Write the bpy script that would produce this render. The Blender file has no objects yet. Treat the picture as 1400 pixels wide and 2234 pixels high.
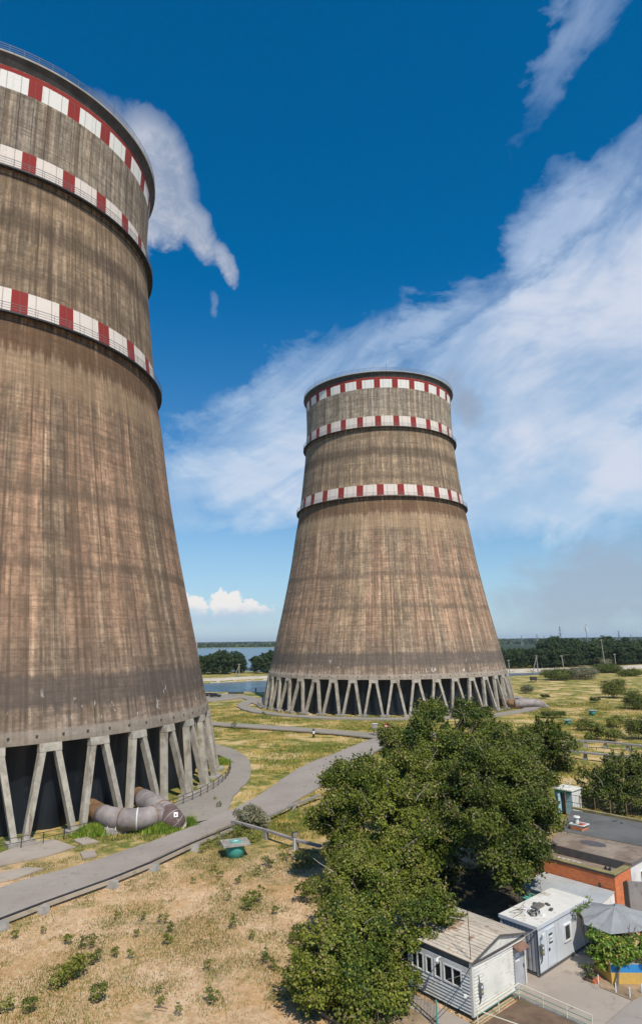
import bpy, math, random
import numpy as np
from mathutils import Vector, Matrix

random.seed(7)
RNG = np.random.default_rng(11)
scene = bpy.context.scene
COL = scene.collection
R = math.radians

# ------------------------------------------------------------------ camera
F, PIT, ROL, CAMZ = 1393.27, R(11.447), R(0.717), 20.0
cam_d = bpy.data.cameras.new('camera')
cam = bpy.data.objects.new('camera', cam_d)
COL.objects.link(cam)
ex = Vector((1, 0, 0)); ev = Vector((0, -math.sin(PIT), math.cos(PIT))); fw = Vector((0, math.cos(PIT), math.sin(PIT)))
cr, sr = math.cos(ROL), math.sin(ROL)
cx_, cy_ = ex * cr - ev * sr, ex * sr + ev * cr
M = Matrix((cx_, cy_, -fw)).transposed().to_4x4()
M.translation = Vector((0, 0, CAMZ))
cam.matrix_world = M
cam_d.sensor_fit = 'VERTICAL'
cam_d.sensor_height = 24.0
cam_d.lens = F / 2234 * 24.0
cam_d.clip_start = 0.5
cam_d.clip_end = 60000
scene.camera = cam

# ------------------------------------------------------------------ light and exposure
SUN_A, SUN_E = R(22), R(52)
sdir = Vector((math.sin(SUN_A) * math.cos(SUN_E), -math.cos(SUN_A) * math.cos(SUN_E), math.sin(SUN_E)))
sl = bpy.data.lights.new('sun', 'SUN')
sl.energy = 4.1
sl.angle = R(0.53)
sl.color = (1.0, 0.93, 0.82)
so = bpy.data.objects.new('sun', sl)
COL.objects.link(so)
so.rotation_euler = sdir.to_track_quat('Z', 'Y').to_euler()
vs = scene.view_settings
vs.view_transform = 'Standard'
vs.look = 'None'
vs.exposure = 0.12
vs.gamma = 1.0
vs.use_curve_mapping = False
scene.cycles.max_bounces = 6
scene.cycles.transparent_max_bounces = 8


# ------------------------------------------------------------------ node helper
class N:
    """Small arithmetic wrapper over shader nodes."""
    def __init__(s, nt, sock):
        s.nt, s.s = nt, sock

    def _m(s, op, *a, clamp=False):
        n = s.nt.nodes.new('ShaderNodeMath')
        n.operation = op
        n.use_clamp = clamp
        for i, q in enumerate((s,) + a):
            if isinstance(q, N):
                s.nt.links.new(q.s, n.inputs[i])
            else:
                n.inputs[i].default_value = float(q)
        return N(s.nt, n.outputs[0])

    def __add__(s, o): return s._m('ADD', o)
    __radd__ = __add__
    def __sub__(s, o): return s._m('SUBTRACT', o)
    def __rsub__(s, o): return (s * -1.0) + o
    def __mul__(s, o): return s._m('MULTIPLY', o)
    __rmul__ = __mul__
    def __truediv__(s, o): return s._m('DIVIDE', o)
    def gt(s, o): return s._m('GREATER_THAN', o)
    def lt(s, o): return s._m('LESS_THAN', o)
    def frac(s): return s._m('FRACT')
    def floor(s): return s._m('FLOOR')
    def pow(s, o): return s._m('POWER', o)
    def max(s, o): return s._m('MAXIMUM', o)
    def min(s, o): return s._m('MINIMUM', o)
    def abs(s): return s._m('ABSOLUTE')
    def clamp(s): return s._m('ADD', 0.0, clamp=True)

    def sstep(s, a, b):
        n = s.nt.nodes.new('ShaderNodeMapRange')
        n.interpolation_type = 'SMOOTHSTEP' if a < b else 'LINEAR'
        s.nt.links.new(s.s, n.inputs['Value'])
        n.inputs['From Min'].default_value = a
        n.inputs['From Max'].default_value = b
        return N(s.nt, n.outputs['Result'])

    def band(s, a, b, soft):
        return s.sstep(a - soft, a + soft) * (1.0 - s.sstep(b - soft, b + soft))


def noise(nt, vec, scale, detail=4, rough=0.55, dist=0.0, out='Fac'):
    n = nt.nodes.new('ShaderNodeTexNoise')
    n.inputs['Scale'].default_value = scale
    n.inputs['Detail'].default_value = detail
    n.inputs['Roughness'].default_value = rough
    n.inputs['Distortion'].default_value = dist
    if vec is not None:
        nt.links.new(vec.s if isinstance(vec, N) else vec, n.inputs['Vector'])
    return N(nt, n.outputs[out])


def white(nt, vec):
    n = nt.nodes.new('ShaderNodeTexWhiteNoise')
    n.noise_dimensions = '3D'
    nt.links.new(vec.s, n.inputs['Vector'])
    return N(nt, n.outputs['Value'])


def comb(nt, x, y, z):
    n = nt.nodes.new('ShaderNodeCombineXYZ')
    for i, q in enumerate((x, y, z)):
        if isinstance(q, N):
            nt.links.new(q.s, n.inputs[i])
        else:
            n.inputs[i].default_value = q
    return N(nt, n.outputs[0])


def sep(nt, v):
    n = nt.nodes.new('ShaderNodeSeparateXYZ')
    nt.links.new(v.s if isinstance(v, N) else v, n.inputs[0])
    return [N(nt, n.outputs[i]) for i in range(3)]


def vscale(nt, v, sx, sy, sz, off=None):
    n = nt.nodes.new('ShaderNodeMapping')
    nt.links.new(v.s if isinstance(v, N) else v, n.inputs['Vector'])
    n.inputs['Scale'].default_value = (sx, sy, sz)
    if off:
        n.inputs['Location'].default_value = off
    return N(nt, n.outputs[0])


def mix(nt, fac, a, b, mode='MIX'):
    n = nt.nodes.new('ShaderNodeMix')
    n.data_type = 'RGBA'
    n.blend_type = mode
    ins = [i for i in n.inputs if i.type == 'RGBA']
    fs = [i for i in n.inputs if i.type == 'VALUE'][0]
    if isinstance(fac, N):
        nt.links.new(fac.s, fs)
    else:
        fs.default_value = fac
    for s_, q in zip(ins, (a, b)):
        if isinstance(q, N):
            nt.links.new(q.s, s_)
        else:
            s_.default_value = (*q, 1)[:4]
    return N(nt, [o for o in n.outputs if o.type == 'RGBA'][0])


def new_mat(name):
    m = bpy.data.materials.new(name)
    m.use_nodes = True
    nt = m.node_tree
    b = nt.nodes['Principled BSDF']
    return m, nt, b


def finish(nt, b, colr, rough=0.85, bump=None, bstr=0.3, bdist=0.05):
    if isinstance(colr, N):
        nt.links.new(colr.s, b.inputs['Base Color'])
    else:
        b.inputs['Base Color'].default_value = (*colr, 1)
    if isinstance(rough, N):
        nt.links.new(rough.s, b.inputs['Roughness'])
    else:
        b.inputs['Roughness'].default_value = rough
    if bump is not None:
        n = nt.nodes.new('ShaderNodeBump')
        n.inputs['Strength'].default_value = bstr
        n.inputs['Distance'].default_value = bdist
        nt.links.new(bump.s, n.inputs['Height'])
        nt.links.new(n.outputs[0], b.inputs['Normal'])


def coords(nt, which='Object'):
    n = nt.nodes.new('ShaderNodeTexCoord')
    return N(nt, n.outputs[which])


def worldpos(nt):
    n = nt.nodes.new('ShaderNodeNewGeometry')
    return N(nt, n.outputs['Position'])


def simple(name, c, rough=0.7, var=0.25, scale=1.5, stain=None, samt=0.0, sscale=0.6, metal=0.0, bump=0.15, streak=False, fine=0.15):
    """A worn material: broad and fine variation, optional stains, a little relief."""
    m, nt, b = new_mat(name)
    p = worldpos(nt)
    n1 = noise(nt, p, scale, 5, 0.6)
    n2 = noise(nt, p, scale * 14, 3, 0.6)
    d = tuple(x * (1 - var) for x in c)
    l = tuple(min(0.9, x * (1 + var * 0.7)) for x in c)
    k = mix(nt, n1.sstep(0.3, 0.7), d, l)
    k = mix(nt, n2.sstep(0.45, 0.8) * fine, k, tuple(x * 0.5 for x in c))
    if stain:
        q = vscale(nt, p, 1, 1, 0.25) if streak else p
        n3 = noise(nt, q, sscale, 6, 0.7)
        k = mix(nt, n3.sstep(0.52, 0.68) * samt, k, stain)
    finish(nt, b, k, rough, n2, bump, 0.02)
    b.inputs['Metallic'].default_value = metal
    return m


# ------------------------------------------------------------------ world: sky with clouds
world = bpy.data.worlds.new("World")
scene.world = world
world.use_nodes = True
nt = world.node_tree
bg = nt.nodes['Background']
sky = nt.nodes.new('ShaderNodeTexSky')
sky.sky_type = 'NISHITA'
sky.sun_disc = False
sky.sun_elevation = SUN_E
sky.sun_rotation = math.pi - SUN_A
sky.altitude = 50
sky.air_density = 1.0
sky.dust_density = 0.4
sky.ozone_density = 2.0
tc = coords(nt, 'Generated')
gx, gy, gz = sep(nt, tc)
az = gx._m('ARCTAN2', gy) * (180 / math.pi)
el = gz.min(1.0).max(-1.0)._m('ARCSINE') * (180 / math.pi)
S = N(nt, sky.outputs[0])
# deepen the blue as the photograph's processing does, more so overhead
h = el.sstep(-2, 33)
S2 = mix(nt, h, (1.05, 1.16, 1.22), (0.0, 0.86, 1.36))
S = mix(nt, 1.0, S, S2, 'MULTIPLY')
low = 1.0 - el.sstep(-2, 14)
S = mix(nt, low * 0.55, S, (3.6, 6.0, 8.8))
warp = noise(nt, vscale(nt, tc, 1, 1, 1.6), 7, 6, 0.62, 0.4)
warp2 = noise(nt, vscale(nt, tc, 1, 1, 1.6, (5, 3, 1)), 7, 6, 0.62, 0.4)
az2 = az + (warp - 0.5) * 16
el2 = el + (warp2 - 0.5) * 11


def blob(a0, e0, ra, re, rot, p=1.0, aa=None, ee=None):
    c, s = math.cos(R(rot)), math.sin(R(rot))
    A, B = (aa or az2) - a0, (ee or el2) - e0
    U = (A * (c / ra) + B * (s / ra))
    V = (B * (c / re) - A * (s / re))
    return (1.0 - (U * U + V * V)).max(0.0) * p


def mx(l):
    o = l[0]
    for q in l[1:]:
        o = o.max(q)
    return o


ca, sa = math.cos(R(30)), math.sin(R(30))
su = (az * ca + el * sa) * 0.05
sv = (el * ca - az * sa) * 0.17
wisp = noise(nt, comb(nt, su, sv, 0.0), 1.0, 8, 0.62, 0.6)
fine_n = noise(nt, tc, 28, 7, 0.7, 0.3)
broad = noise(nt, vscale(nt, tc, 1, 1, 2.2), 3.2, 5, 0.6, 0.5)
veil = mx([blob(22, 23.0, 22, 9.5, 24, 1.7), blob(34, 29, 18, 9, 22, 1.6), blob(2, 18.5, 16, 7.0, 10, 1.15), blob(-5, 14.3, 15, 4.8, 8, 1.05),
           blob(19, 14.0, 17, 6.5, 0, 1.7), blob(0, 22, 11, 5.0, 30, 0.95), blob(24, 33, 11, 4.0, 30, 0.9), blob(60, 28, 22, 14, 0, 1.2), blob(-50, 22, 18, 9, 0, 1.2), blob(8, 26, 12, 3.0, 24, 0.75),
           blob(24.8, 45.0, 7.5, 2.3, 48, 0.5), blob(29, 49, 9, 3, 45, 0.6), blob(-9.7, 19.4, 5, 0.9, 6, 0.35), blob(27, 34, 8, 2.5, 30, 0.6),
           blob(0, 60, 0.1, 0.1, 0, 0.1)])
back = az.abs().sstep(70, 95) * el.band(5, 60, 5) * (broad.sstep(0.5, 0.75)) * 1.2
d1 = ((veil.max(back)) * (0.75 + wisp.sstep(0.35, 0.65) * 0.5)).min(1.0) * (0.62 + (wisp * 0.4 + broad * 0.6).sstep(0.34, 0.62) * 0.38)
d1 = d1.clamp() * 0.93
azp, elp = az + (wisp - 0.5) * 4, el + (fine_n - 0.5) * 2.5
plume = mx([blob(-15.8, 38.6, 5.2, 3.6, -50, 2.0, azp, elp), blob(-12.8, 35.4, 4.6, 1.9, -40, 1.9, azp, elp), blob(-15.5, 35.5, 4.0, 2.6, 0, 1.8, azp, elp),
            blob(-9.2, 32.6, 2.3, 1.0, -62, 1.5, azp, elp), blob(-17.5, 41.2, 1.6, 2.0, 0, 1.0, azp, elp), blob(-10.2, 29.2, 0.5, 1.1, 20, 0.5, azp, elp),
            blob(-21, 37, 7, 6, 0, 2.0, azp, elp)])
d2 = (plume * 0.8).min(1.0) * (0.72 + fine_n.sstep(0.3, 0.7) * 0.28) * 0.9
bil = (noise(nt, tc, 30, 6, 0.6, 0.0) - 0.5).abs()
azc, elc = az + (fine_n - 0.5) * 2.4, el + bil * 5.0 - 0.2
cum = mx([blob(-8.5, 3.5, 1.5, 1.3, 0, 3, azc, elc), blob(-7.0, 3.0, 1.7, 0.8, 0, 3, azc, elc), blob(-10.9, 3.2, 1.1, 1.0, 0, 3, azc, elc), blob(-12.3, 3.4, 0.9, 1.0, 0, 3, azc, elc),
          blob(-5.2, 2.7, 1.3, 0.5, 0, 1.2, azc, elc), blob(-14, 3.2, 2.0, 1.0, 0, 3, azc, elc)])
d3 = cum.min(1.0) * (el + (fine_n - 0.5) * 2.5).sstep(1.5, 3.1)
cumlow = mx([blob(-8.5, 1.9, 7, 1.3, 0, 0.8), blob(12, 2.0, 9, 0.8, 0, 0.4)])
grey = mx([blob(24.0, 4.6, 9, 4.4, 12, 1.5), blob(38, 5, 10, 5, 0, 1.0)]) * (0.45 + broad * 0.6)
smoke = mx([blob(13.3, 20.3, 1.5, 2.3, 20, 0.65, azp, elp), blob(12.4, 22.5, 1.6, 1.4, 30, 0.4, azp, elp)])
C = mix(nt, el.sstep(8, 42), (5.6, 7.3, 9.2), (4.0, 5.4, 8.0))
C = mix(nt, (wisp * 0.35 + broad * 0.65).sstep(0.42, 0.62) * (veil.sstep(0.5, 1.3) * 0.8 + 0.2), C, (7.3, 7.9, 9.2))
S = mix(nt, d1, S, C)
S = mix(nt, d2, S, mix(nt, (fine_n * 0.5 + broad * 0.5).sstep(0.38, 0.62), (4.5, 5.1, 6.3), (5.9, 6.3, 7.3)))
S = mix(nt, cumlow * 0.6, S, (4.7, 6.0, 7.9))
S = mix(nt, d3, S, mix(nt, (el + (fine_n - 0.5) * 2).sstep(2.0, 3.4), (5.6, 6.6, 8.2), (9.6, 9.4, 9.2)))
S = mix(nt, grey.clamp() * 0.75, S, (3.9, 4.7, 5.9))
S = mix(nt, smoke, S, (3.3, 3.9, 4.9))
nt.links.new(S.s, bg.inputs['Color'])
bg.inputs['Strength'].default_value = 0.085

# ------------------------------------------------------------------ survey: points of the place
def ray(px, py):
    a = (px - 700) / F; b = -(py - 1117) / F
    u_ = a * cr + b * sr; v_ = -a * sr + b * cr
    return np.array([u_, math.cos(PIT) - v_ * math.sin(PIT), math.sin(PIT) + v_ * math.cos(PIT)])


def G(px, py, z=0.0):
    """ground point (height z) sighted at px, py"""
    d = ray(px, py); t = (z - CAMZ) / d[2]
    return Vector((d[0] * t, d[1] * t, z))


def Pd(px, py, y):
    """point sighted at px, py that stands y metres north of the viewpoint"""
    d = ray(px, py); t = y / d[1]
    return Vector((d[0] * t, y, CAMZ + d[2] * t))


# ------------------------------------------------------------------ mesh helpers
class MB:
    def __init__(s):
        s.v, s.f = [], []

    def add(s, vs_, fs_):
        o = len(s.v)
        s.v += [tuple(p) for p in vs_]
        s.f += [tuple(i + o for i in q) for q in fs_]
        return s

    def hexa(s, p):
        """eight corners: bottom ring then top ring"""
        return s.add(p, [(3, 2, 1, 0), (4, 5, 6, 7), (0, 1, 5, 4), (1, 2, 6, 5), (2, 3, 7, 6), (3, 0, 4, 7)])

    def box(s, o, x, y, z):
        o, x, y, z = map(Vector, (o, x, y, z))
        return s.hexa([o, o + x, o + x + y, o + y, o + z, o + x + z, o + x + y + z, o + y + z])

    def cube(s, c, sx, sy, sz, rz=0):
        c_, s_ = math.cos(rz), math.sin(rz)
        X, Y, Z = Vector((c_ * sx, s_ * sx, 0)), Vector((-s_ * sy, c_ * sy, 0)), Vector((0, 0, sz))
        return s.box(Vector(c) - X / 2 - Y / 2 - Z / 2, X, Y, Z)

    def prism(s, poly, z0, z1):
        n = len(poly)
        z0s = z0 if isinstance(z0, (list, tuple)) else [z0] * n
        z1s = z1 if isinstance(z1, (list, tuple)) else [z1] * n
        vs_ = [(p[0], p[1], a) for p, a in zip(poly, z0s)] + [(p[0], p[1], a) for p, a in zip(poly, z1s)]
        ar = sum(poly[i][0] * poly[(i + 1) % n][1] - poly[(i + 1) % n][0] * poly[i][1] for i in range(n))
        fs_ = [tuple(range(n - 1, -1, -1)), tuple(range(n, 2 * n))] + [(i, (i + 1) % n, n + (i + 1) % n, n + i) for i in range(n)]
        if ar < 0:
            fs_ = [q[::-1] for q in fs_]
        return s.add(vs_, fs_)

    def tube(s, pts, r, n=6, cap=True):
        pts = [Vector(p) for p in pts]
        rs = r if isinstance(r, (list, tuple)) else [r] * len(pts)
        vs_, fs_ = [], []
        ref = None
        for i, p in enumerate(pts):
            t = (pts[min(i + 1, len(pts) - 1)] - pts[max(i - 1, 0)]).normalized()
            if ref is None:
                ref = t.orthogonal().normalized()
            a = (ref - t * ref.dot(t))
            a = a.normalized() if a.length > 1e-4 else t.orthogonal().normalized()
            ref = a
            b = t.cross(a)
            for k in range(n):
                w = 2 * math.pi * k / n
                vs_.append(p + (a * math.cos(w) + b * math.sin(w)) * rs[i])
        m = len(pts)
        for i in range(m - 1):
            for k in range(n):
                k2 = (k + 1) % n
                fs_.append((i * n + k, i * n + k2, (i + 1) * n + k2, (i + 1) * n + k))
        if cap:
            fs_.append(tuple(range(n - 1, -1, -1)))
            fs_.append(tuple((m - 1) * n + k for k in range(n)))
        return s.add(vs_, fs_)

    def lathe(s, prof, n, a0=0, a1=2 * math.pi, c=(0, 0)):
        full = abs(a1 - a0 - 2 * math.pi) < 1e-6
        m = n if full else n + 1
        vs_, fs_ = [], []
        for r, z in prof:
            for k in range(m):
                w = a0 + (a1 - a0) * k / n
                vs_.append((c[0] + r * math.cos(w), c[1] + r * math.sin(w), z))
        for i in range(len(prof) - 1):
            for k in range(n):
                k2 = (k + 1) % m
                fs_.append((i * m + k, i * m + k2, (i + 1) * m + k2, (i + 1) * m + k))
        return s.add(vs_, fs_)

    def mesh(s, name, mat, origin=(0, 0, 0), smooth=False):
        o = Vector(origin)
        me = bpy.data.meshes.new(name)
        me.from_pydata([(p[0] - o.x, p[1] - o.y, p[2] - o.z) for p in s.v], [], s.f)
        me.update()
        if mat:
            me.materials.append(mat)
        if smooth:
            me.polygons.foreach_set('use_smooth', [True] * len(me.polygons))
        return me

    def build(s, name, mat, parent=None, smooth=False, origin=None):
        w = WL[parent.name] if parent is not None else (Vector(origin) if origin else Vector((0, 0, 0)))
        o = bpy.data.objects.new(name, s.mesh(name, mat, w, smooth))
        COL.objects.link(o)
        if parent is not None:
            o.parent = parent
            WL[o.name] = w.copy()
        else:
            o.location = w
            WL[o.name] = w.copy()
        return o


WL = {}


def tag(o, label, cat, group=None, kind=None):
    if label:
        o['label'] = label
    if cat:
        o['category'] = cat
    if group:
        o['group'] = group
    if kind:
        o['kind'] = kind
    return o


def thing(name, label, cat, loc, group=None):
    o = bpy.data.objects.new(name, None)
    o.empty_display_size = 0.3
    COL.objects.link(o)
    o.location = loc
    WL[o.name] = Vector(loc)
    return tag(o, label, cat, group)


def struct(o):
    o['kind'] = 'structure'
    return o


def link(name, me, parent=None, loc=(0, 0, 0), rz=0.0, sc=1.0):
    o = bpy.data.objects.new(name, me)
    COL.objects.link(o)
    if parent is not None:
        o.parent = parent
        WL[o.name] = WL[parent.name]
    o.location = loc
    o.rotation_euler = (0, 0, rz)
    o.scale = (sc, sc, sc) if isinstance(sc, (int, float)) else sc
    return o


def copy_tree(o, parent=None):
    c = o.copy()
    COL.objects.link(c)
    c.parent = parent
    for ch in list(o.children):
        copy_tree(ch, c)
    return c


def np_mesh(name, verts, faces, mat, tint=None):
    me = bpy.data.meshes.new(name)
    nv, nf, k = len(verts), len(faces), faces.shape[1]
    me.vertices.add(nv)
    me.vertices.foreach_set('co', verts.astype(np.float32).ravel())
    me.loops.add(nf * k)
    me.loops.foreach_set('vertex_index', faces.astype(np.int32).ravel())
    me.polygons.add(nf)
    me.polygons.foreach_set('loop_start', np.arange(0, nf * k, k, dtype=np.int32))
    me.polygons.foreach_set('loop_total', np.full(nf, k, dtype=np.int32))
    me.update(calc_edges=True)
    if tint is not None:
        a = me.attributes.new('tint', 'FLOAT', 'FACE')
        a.data.foreach_set('value', tint.astype(np.float32))
    me.materials.append(mat)
    return me


def fbm(x, y, sc, seed=0, oct_=4):
    """value noise used for terrain and planting"""
    out = np.zeros_like(x, dtype=float); amp = 1.0; tot = 0
    for o in range(oct_):
        f = sc * 2 ** o
        xi, yi = x * f + seed * 17.3, y * f + seed * 9.1
        x0, y0 = np.floor(xi), np.floor(yi)
        fx, fy = xi - x0, yi - y0
        fx = fx * fx * (3 - 2 * fx); fy = fy * fy * (3 - 2 * fy)

        def hsh(a, b):
            q = np.sin(a * 127.1 + b * 311.7 + seed * 3.7 + o) * 43758.5453
            return q - np.floor(q)
        v = (hsh(x0, y0) * (1 - fx) + hsh(x0 + 1, y0) * fx) * (1 - fy) + (hsh(x0, y0 + 1) * (1 - fx) + hsh(x0 + 1, y0 + 1) * fx) * fy
        out += v * amp; tot += amp; amp *= 0.5
    return out / tot


# ------------------------------------------------------------------ materials
def ground_material():
    m, nt, b = new_mat('ground_soil')
    p = worldpos(nt)
    x, y, z = sep(nt, p)
    dist = y
    n_b = noise(nt, p, 0.035, 6, 0.6)
    n_m = noise(nt, p, 0.16, 6, 0.62)
    n_s = noise(nt, p, 0.9, 6, 0.68)
    n_f = noise(nt, p, 5.0, 5, 0.75)
    n_ff = noise(nt, p, 16.0, 3, 0.7)
    sand = mix(nt, n_s.sstep(0.35, 0.65), (0.58, 0.375, 0.205), (0.78, 0.54, 0.335))
    sand = mix(nt, n_f.sstep(0.50, 0.62) * 0.55, sand, (0.34, 0.22, 0.10))
    dry = mix(nt, n_m.sstep(0.35, 0.65), (0.52, 0.36, 0.12), (0.36, 0.26, 0.06))
    dry = mix(nt, n_f.sstep(0.45, 0.7) * 0.5, dry, (0.20, 0.155, 0.045))
    olive = mix(nt, n_s.sstep(0.35, 0.65), (0.21, 0.215, 0.045), (0.095, 0.125, 0.028))
    straw = mix(nt, n_s.sstep(0.3, 0.6), (0.72, 0.51, 0.29), (0.54, 0.39, 0.17))
    # the near plot is sandy; the meadow round the towers is dry yellow and olive grass
    near = 1.0 - (dist + (n_m - 0.5) * 18 + x * -0.10).sstep(62, 74)
    c = mix(nt, (n_m * 0.6 + n_s * 0.4).sstep(0.44, 0.52), dry, olive)
    c = mix(nt, (noise(nt, p, 0.11, 6, 0.65, 0.4) * 0.75 + n_s * 0.25).sstep(0.50, 0.57), c, straw)
    near_c = mix(nt, (n_m * 0.55 + n_s * 0.45).sstep(0.48, 0.58) * 0.7, sand, (0.52, 0.30, 0.12))
    near_c = mix(nt, (noise(nt, p, 0.22, 5, 0.6, 0.3) * 0.6 + n_s * 0.4).sstep(0.545, 0.60) * 0.6, near_c, (0.19, 0.17, 0.06))
    c = mix(nt, near, c, near_c)
    far = dist.sstep(260, 420)
    c = mix(nt, far * 0.5, c, (0.27, 0.23, 0.055))
    c = mix(nt, dist.sstep(480, 700), c, (0.035, 0.055, 0.028))
    mott = noise(nt, p, 2.2, 6, 0.75)
    c = mix(nt, mott.sstep(0.52, 0.64) * 0.4 * near, c, (0.30, 0.19, 0.10))
    c = mix(nt, mott.sstep(0.47, 0.38) * 0.45 * near, c, (0.80, 0.62, 0.45))
    c = mix(nt, n_ff.sstep(0.5, 0.75) * 0.35, c, (0.16, 0.12, 0.05))
    finish(nt, b, c, 0.95, n_f * 0.6 + n_ff * 0.4, 0.9, 0.12)
    b.inputs['Specular IOR Level'].default_value = 0.1
    return m


def tower_material():
    m, nt, b = new_mat('tower_concrete')
    p = coords(nt, 'Object')
    oi = nt.nodes.new('ShaderNodeObjectInfo')
    sx, sy, z = sep(nt, p)
    lx, ly, lz = sep(nt, N(nt, oi.outputs['Location']))
    q = comb(nt, sx + lx * 0.0, sy, z)
    ang = sy._m('ARCTAN2', sx) * (1 / (2 * math.pi)) + 1.0
    rib = ang * 84.0
    ribf = rib.frac()
    lift = z / 1.22
    cell = white(nt, comb(nt, rib.floor(), lift.floor(), 0.0))
    colv = white(nt, comb(nt, rib.floor(), 3.0, 7.0))
    plank = white(nt, comb(nt, (ang * 504.0).floor(), lift.floor(), 2.0))
    rr_ = (sx * sx + sy * sy).pow(0.5)
    qw = comb(nt, sx / rr_ * 32.0, sy / rr_ * 32.0, z)

    def vn(a, zs_, det, rg_, off_):
        return noise(nt, vscale(nt, qw, a, a, zs_, off_), 1.0, det, rg_)
    s_thin = vn(2.4, 0.022, 2, 0.5, (9, 2, 4))
    s_mid = vn(0.75, 0.014, 2, 0.5, (1, 7, 4))
    s_wide = vn(0.20, 0.014, 2, 0.5, (3, 8, 4))
    s_lite = vn(1.5, 0.020, 2, 0.5, (5, 1, 9))
    stripe = noise(nt, comb(nt, (rib * 3.0).floor() * 7.37, z * 0.045, 3.0), 1.0, 2, 0.5)
    streak, streak2, streak3 = s_mid, s_lite, s_wide
    hor = vn(0.035, 0.42, 5, 0.6, (0, 0, 0))
    hor2 = vn(0.10, 2.4, 4, 0.65, (1, 5, 2))
    blot = noise(nt, q, 0.09, 5, 0.6)
    brk = noise(nt, q, 0.55, 5, 0.7)
    fine_ = noise(nt, q, 3.0, 5, 0.75)
    c = mix(nt, blot.sstep(0.40, 0.60), (0.39, 0.28, 0.19), (0.31, 0.235, 0.165))
    c = mix(nt, z.band(17, 52, 9) * s_wide.sstep(0.42, 0.54) * 0.85, c, (0.50, 0.325, 0.22))
    c = mix(nt, z.sstep(84, 91) * 0.9, c, (0.37, 0.33, 0.27))
    c = mix(nt, z.band(66, 84, 3) * 0.45, c, (0.32, 0.255, 0.175))
    c = mix(nt, (1.0 - z.sstep(13, 26)) * 0.65, c, (0.25, 0.205, 0.17))
    # formwork: every panel slightly its own tone
    c = mix(nt, 1.0, c, mix(nt, cell, (0.86, 0.86, 0.87), (1.12, 1.11, 1.10)), 'MULTIPLY')
    c = mix(nt, 1.0, c, mix(nt, plank, (0.90, 0.90, 0.90), (1.09, 1.08, 1.07)), 'MULTIPLY')
    c = mix(nt, 1.0, c, mix(nt, colv, (0.90, 0.90, 0.92), (1.10, 1.08, 1.05)), 'MULTIPLY')
    # pale lime runs, then dark water stains
    c = mix(nt, s_lite.sstep(0.53, 0.66) * brk.sstep(0.38, 0.56) * 0.5, c, (0.60, 0.47, 0.33))
    c = mix(nt, hor2.sstep(0.56, 0.66) * brk.sstep(0.42, 0.6) * 0.40, c, (0.47, 0.36, 0.25))
    c = mix(nt, 1.0, c, mix(nt, stripe.sstep(0.38, 0.62), (0.82, 0.81, 0.81), (1.16, 1.14, 1.12)), 'MULTIPLY')
    hair = noise(nt, comb(nt, (rib * 9.0).floor() * 3.91, z * 0.12, 9.0), 1.0, 3, 0.7)
    c = mix(nt, 1.0, c, mix(nt, hair.sstep(0.36, 0.64), (0.76, 0.755, 0.75), (1.2, 1.19, 1.17)), 'MULTIPLY')
    crisp = noise(nt, vscale(nt, qw, 1.2, 1.2, 1.6, (4, 4, 1)), 1.0, 6, 0.8)
    c = mix(nt, 1.0, c, mix(nt, crisp.sstep(0.36, 0.64), (0.78, 0.775, 0.77), (1.2, 1.19, 1.17)), 'MULTIPLY')
    c = mix(nt, s_mid.sstep(0.52, 0.64) * brk.sstep(0.30, 0.50) * 0.5, c, (0.16, 0.105, 0.068))
    c = mix(nt, s_thin.sstep(0.55, 0.68) * 0.62, c, (0.095, 0.07, 0.05))
    c = mix(nt, s_wide.sstep(0.54, 0.64) * 0.32, c, (0.15, 0.11, 0.08))
    c = mix(nt, (hor * 0.8 + s_mid * 0.2).sstep(0.52, 0.60) * 0.28, c, (0.15, 0.11, 0.075))
    c = mix(nt, hor2.sstep(0.52, 0.40) * 0.30, c, (0.12, 0.088, 0.062))
    # soot and rust under the galleries
    rag = (s_lite - 0.5) * 9 + (s_thin - 0.5) * 8
    c = mix(nt, (z + rag * 0.6).band(58.4, 63.4, 0.9) * 0.72, c, (0.13, 0.07, 0.035))
    c = mix(nt, (z + rag * 0.3).band(53.5, 58.3, 0.8) * 0.4, c, (0.42, 0.29, 0.17))
    c = mix(nt, (z + rag * 0.25).band(77.2, 80.5, 1.0) * 0.65, c, (0.085, 0.062, 0.045))
    c = mix(nt, (z + rag * 0.25).band(69.5, 71.5, 0.8) * 0.4, c, (0.12, 0.085, 0.06))
    c = mix(nt, (z + rag * 0.5).band(83.5, 87.0, 1.2) * 0.4, c, (0.17, 0.12, 0.07))
    c = mix(nt, (z + rag * 0.25).band(38.5, 40.2, 0.7) * 0.5, c, (0.125, 0.092, 0.068))
    c = mix(nt, (z + rag * 0.25).band(29, 30.4, 0.5) * 0.45, c, (0.13, 0.095, 0.07))
    c = mix(nt, (z + rag * 0.22).band(13.0, 16.6, 0.4) * 0.65, c, (0.115, 0.095, 0.085))
    c = mix(nt, z.band(9, 10.75, 0.12) * 0.65, c, mix(nt, brk.sstep(0.4, 0.6), (0.36, 0.31, 0.25), (0.27, 0.23, 0.185)))
    lime = noise(nt, vscale(nt, qw, 2.0, 2.0, 0.45, (2, 2, 9)), 1.0, 4, 0.6)
    c = mix(nt, (lime * 0.6 + brk * 0.4).sstep(0.585, 0.63) * z.band(10.9, 14.6, 0.8) * 0.7, c, (0.70, 0.66, 0.60))
    vj = (ribf - 0.5).abs().sstep(0.455, 0.485)
    hj = (lift.frac() - 0.5).abs().sstep(0.44, 0.49)
    wobble = noise(nt, vscale(nt, q, 0.3, 0.3, 0.3), 1.0, 3, 0.6).sstep(0.38, 0.6)
    c = mix(nt, vj * (0.15 + z.sstep(84, 90) * 0.6) * (wobble * 0.6 + 0.4), c, (0.06, 0.052, 0.045))
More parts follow.
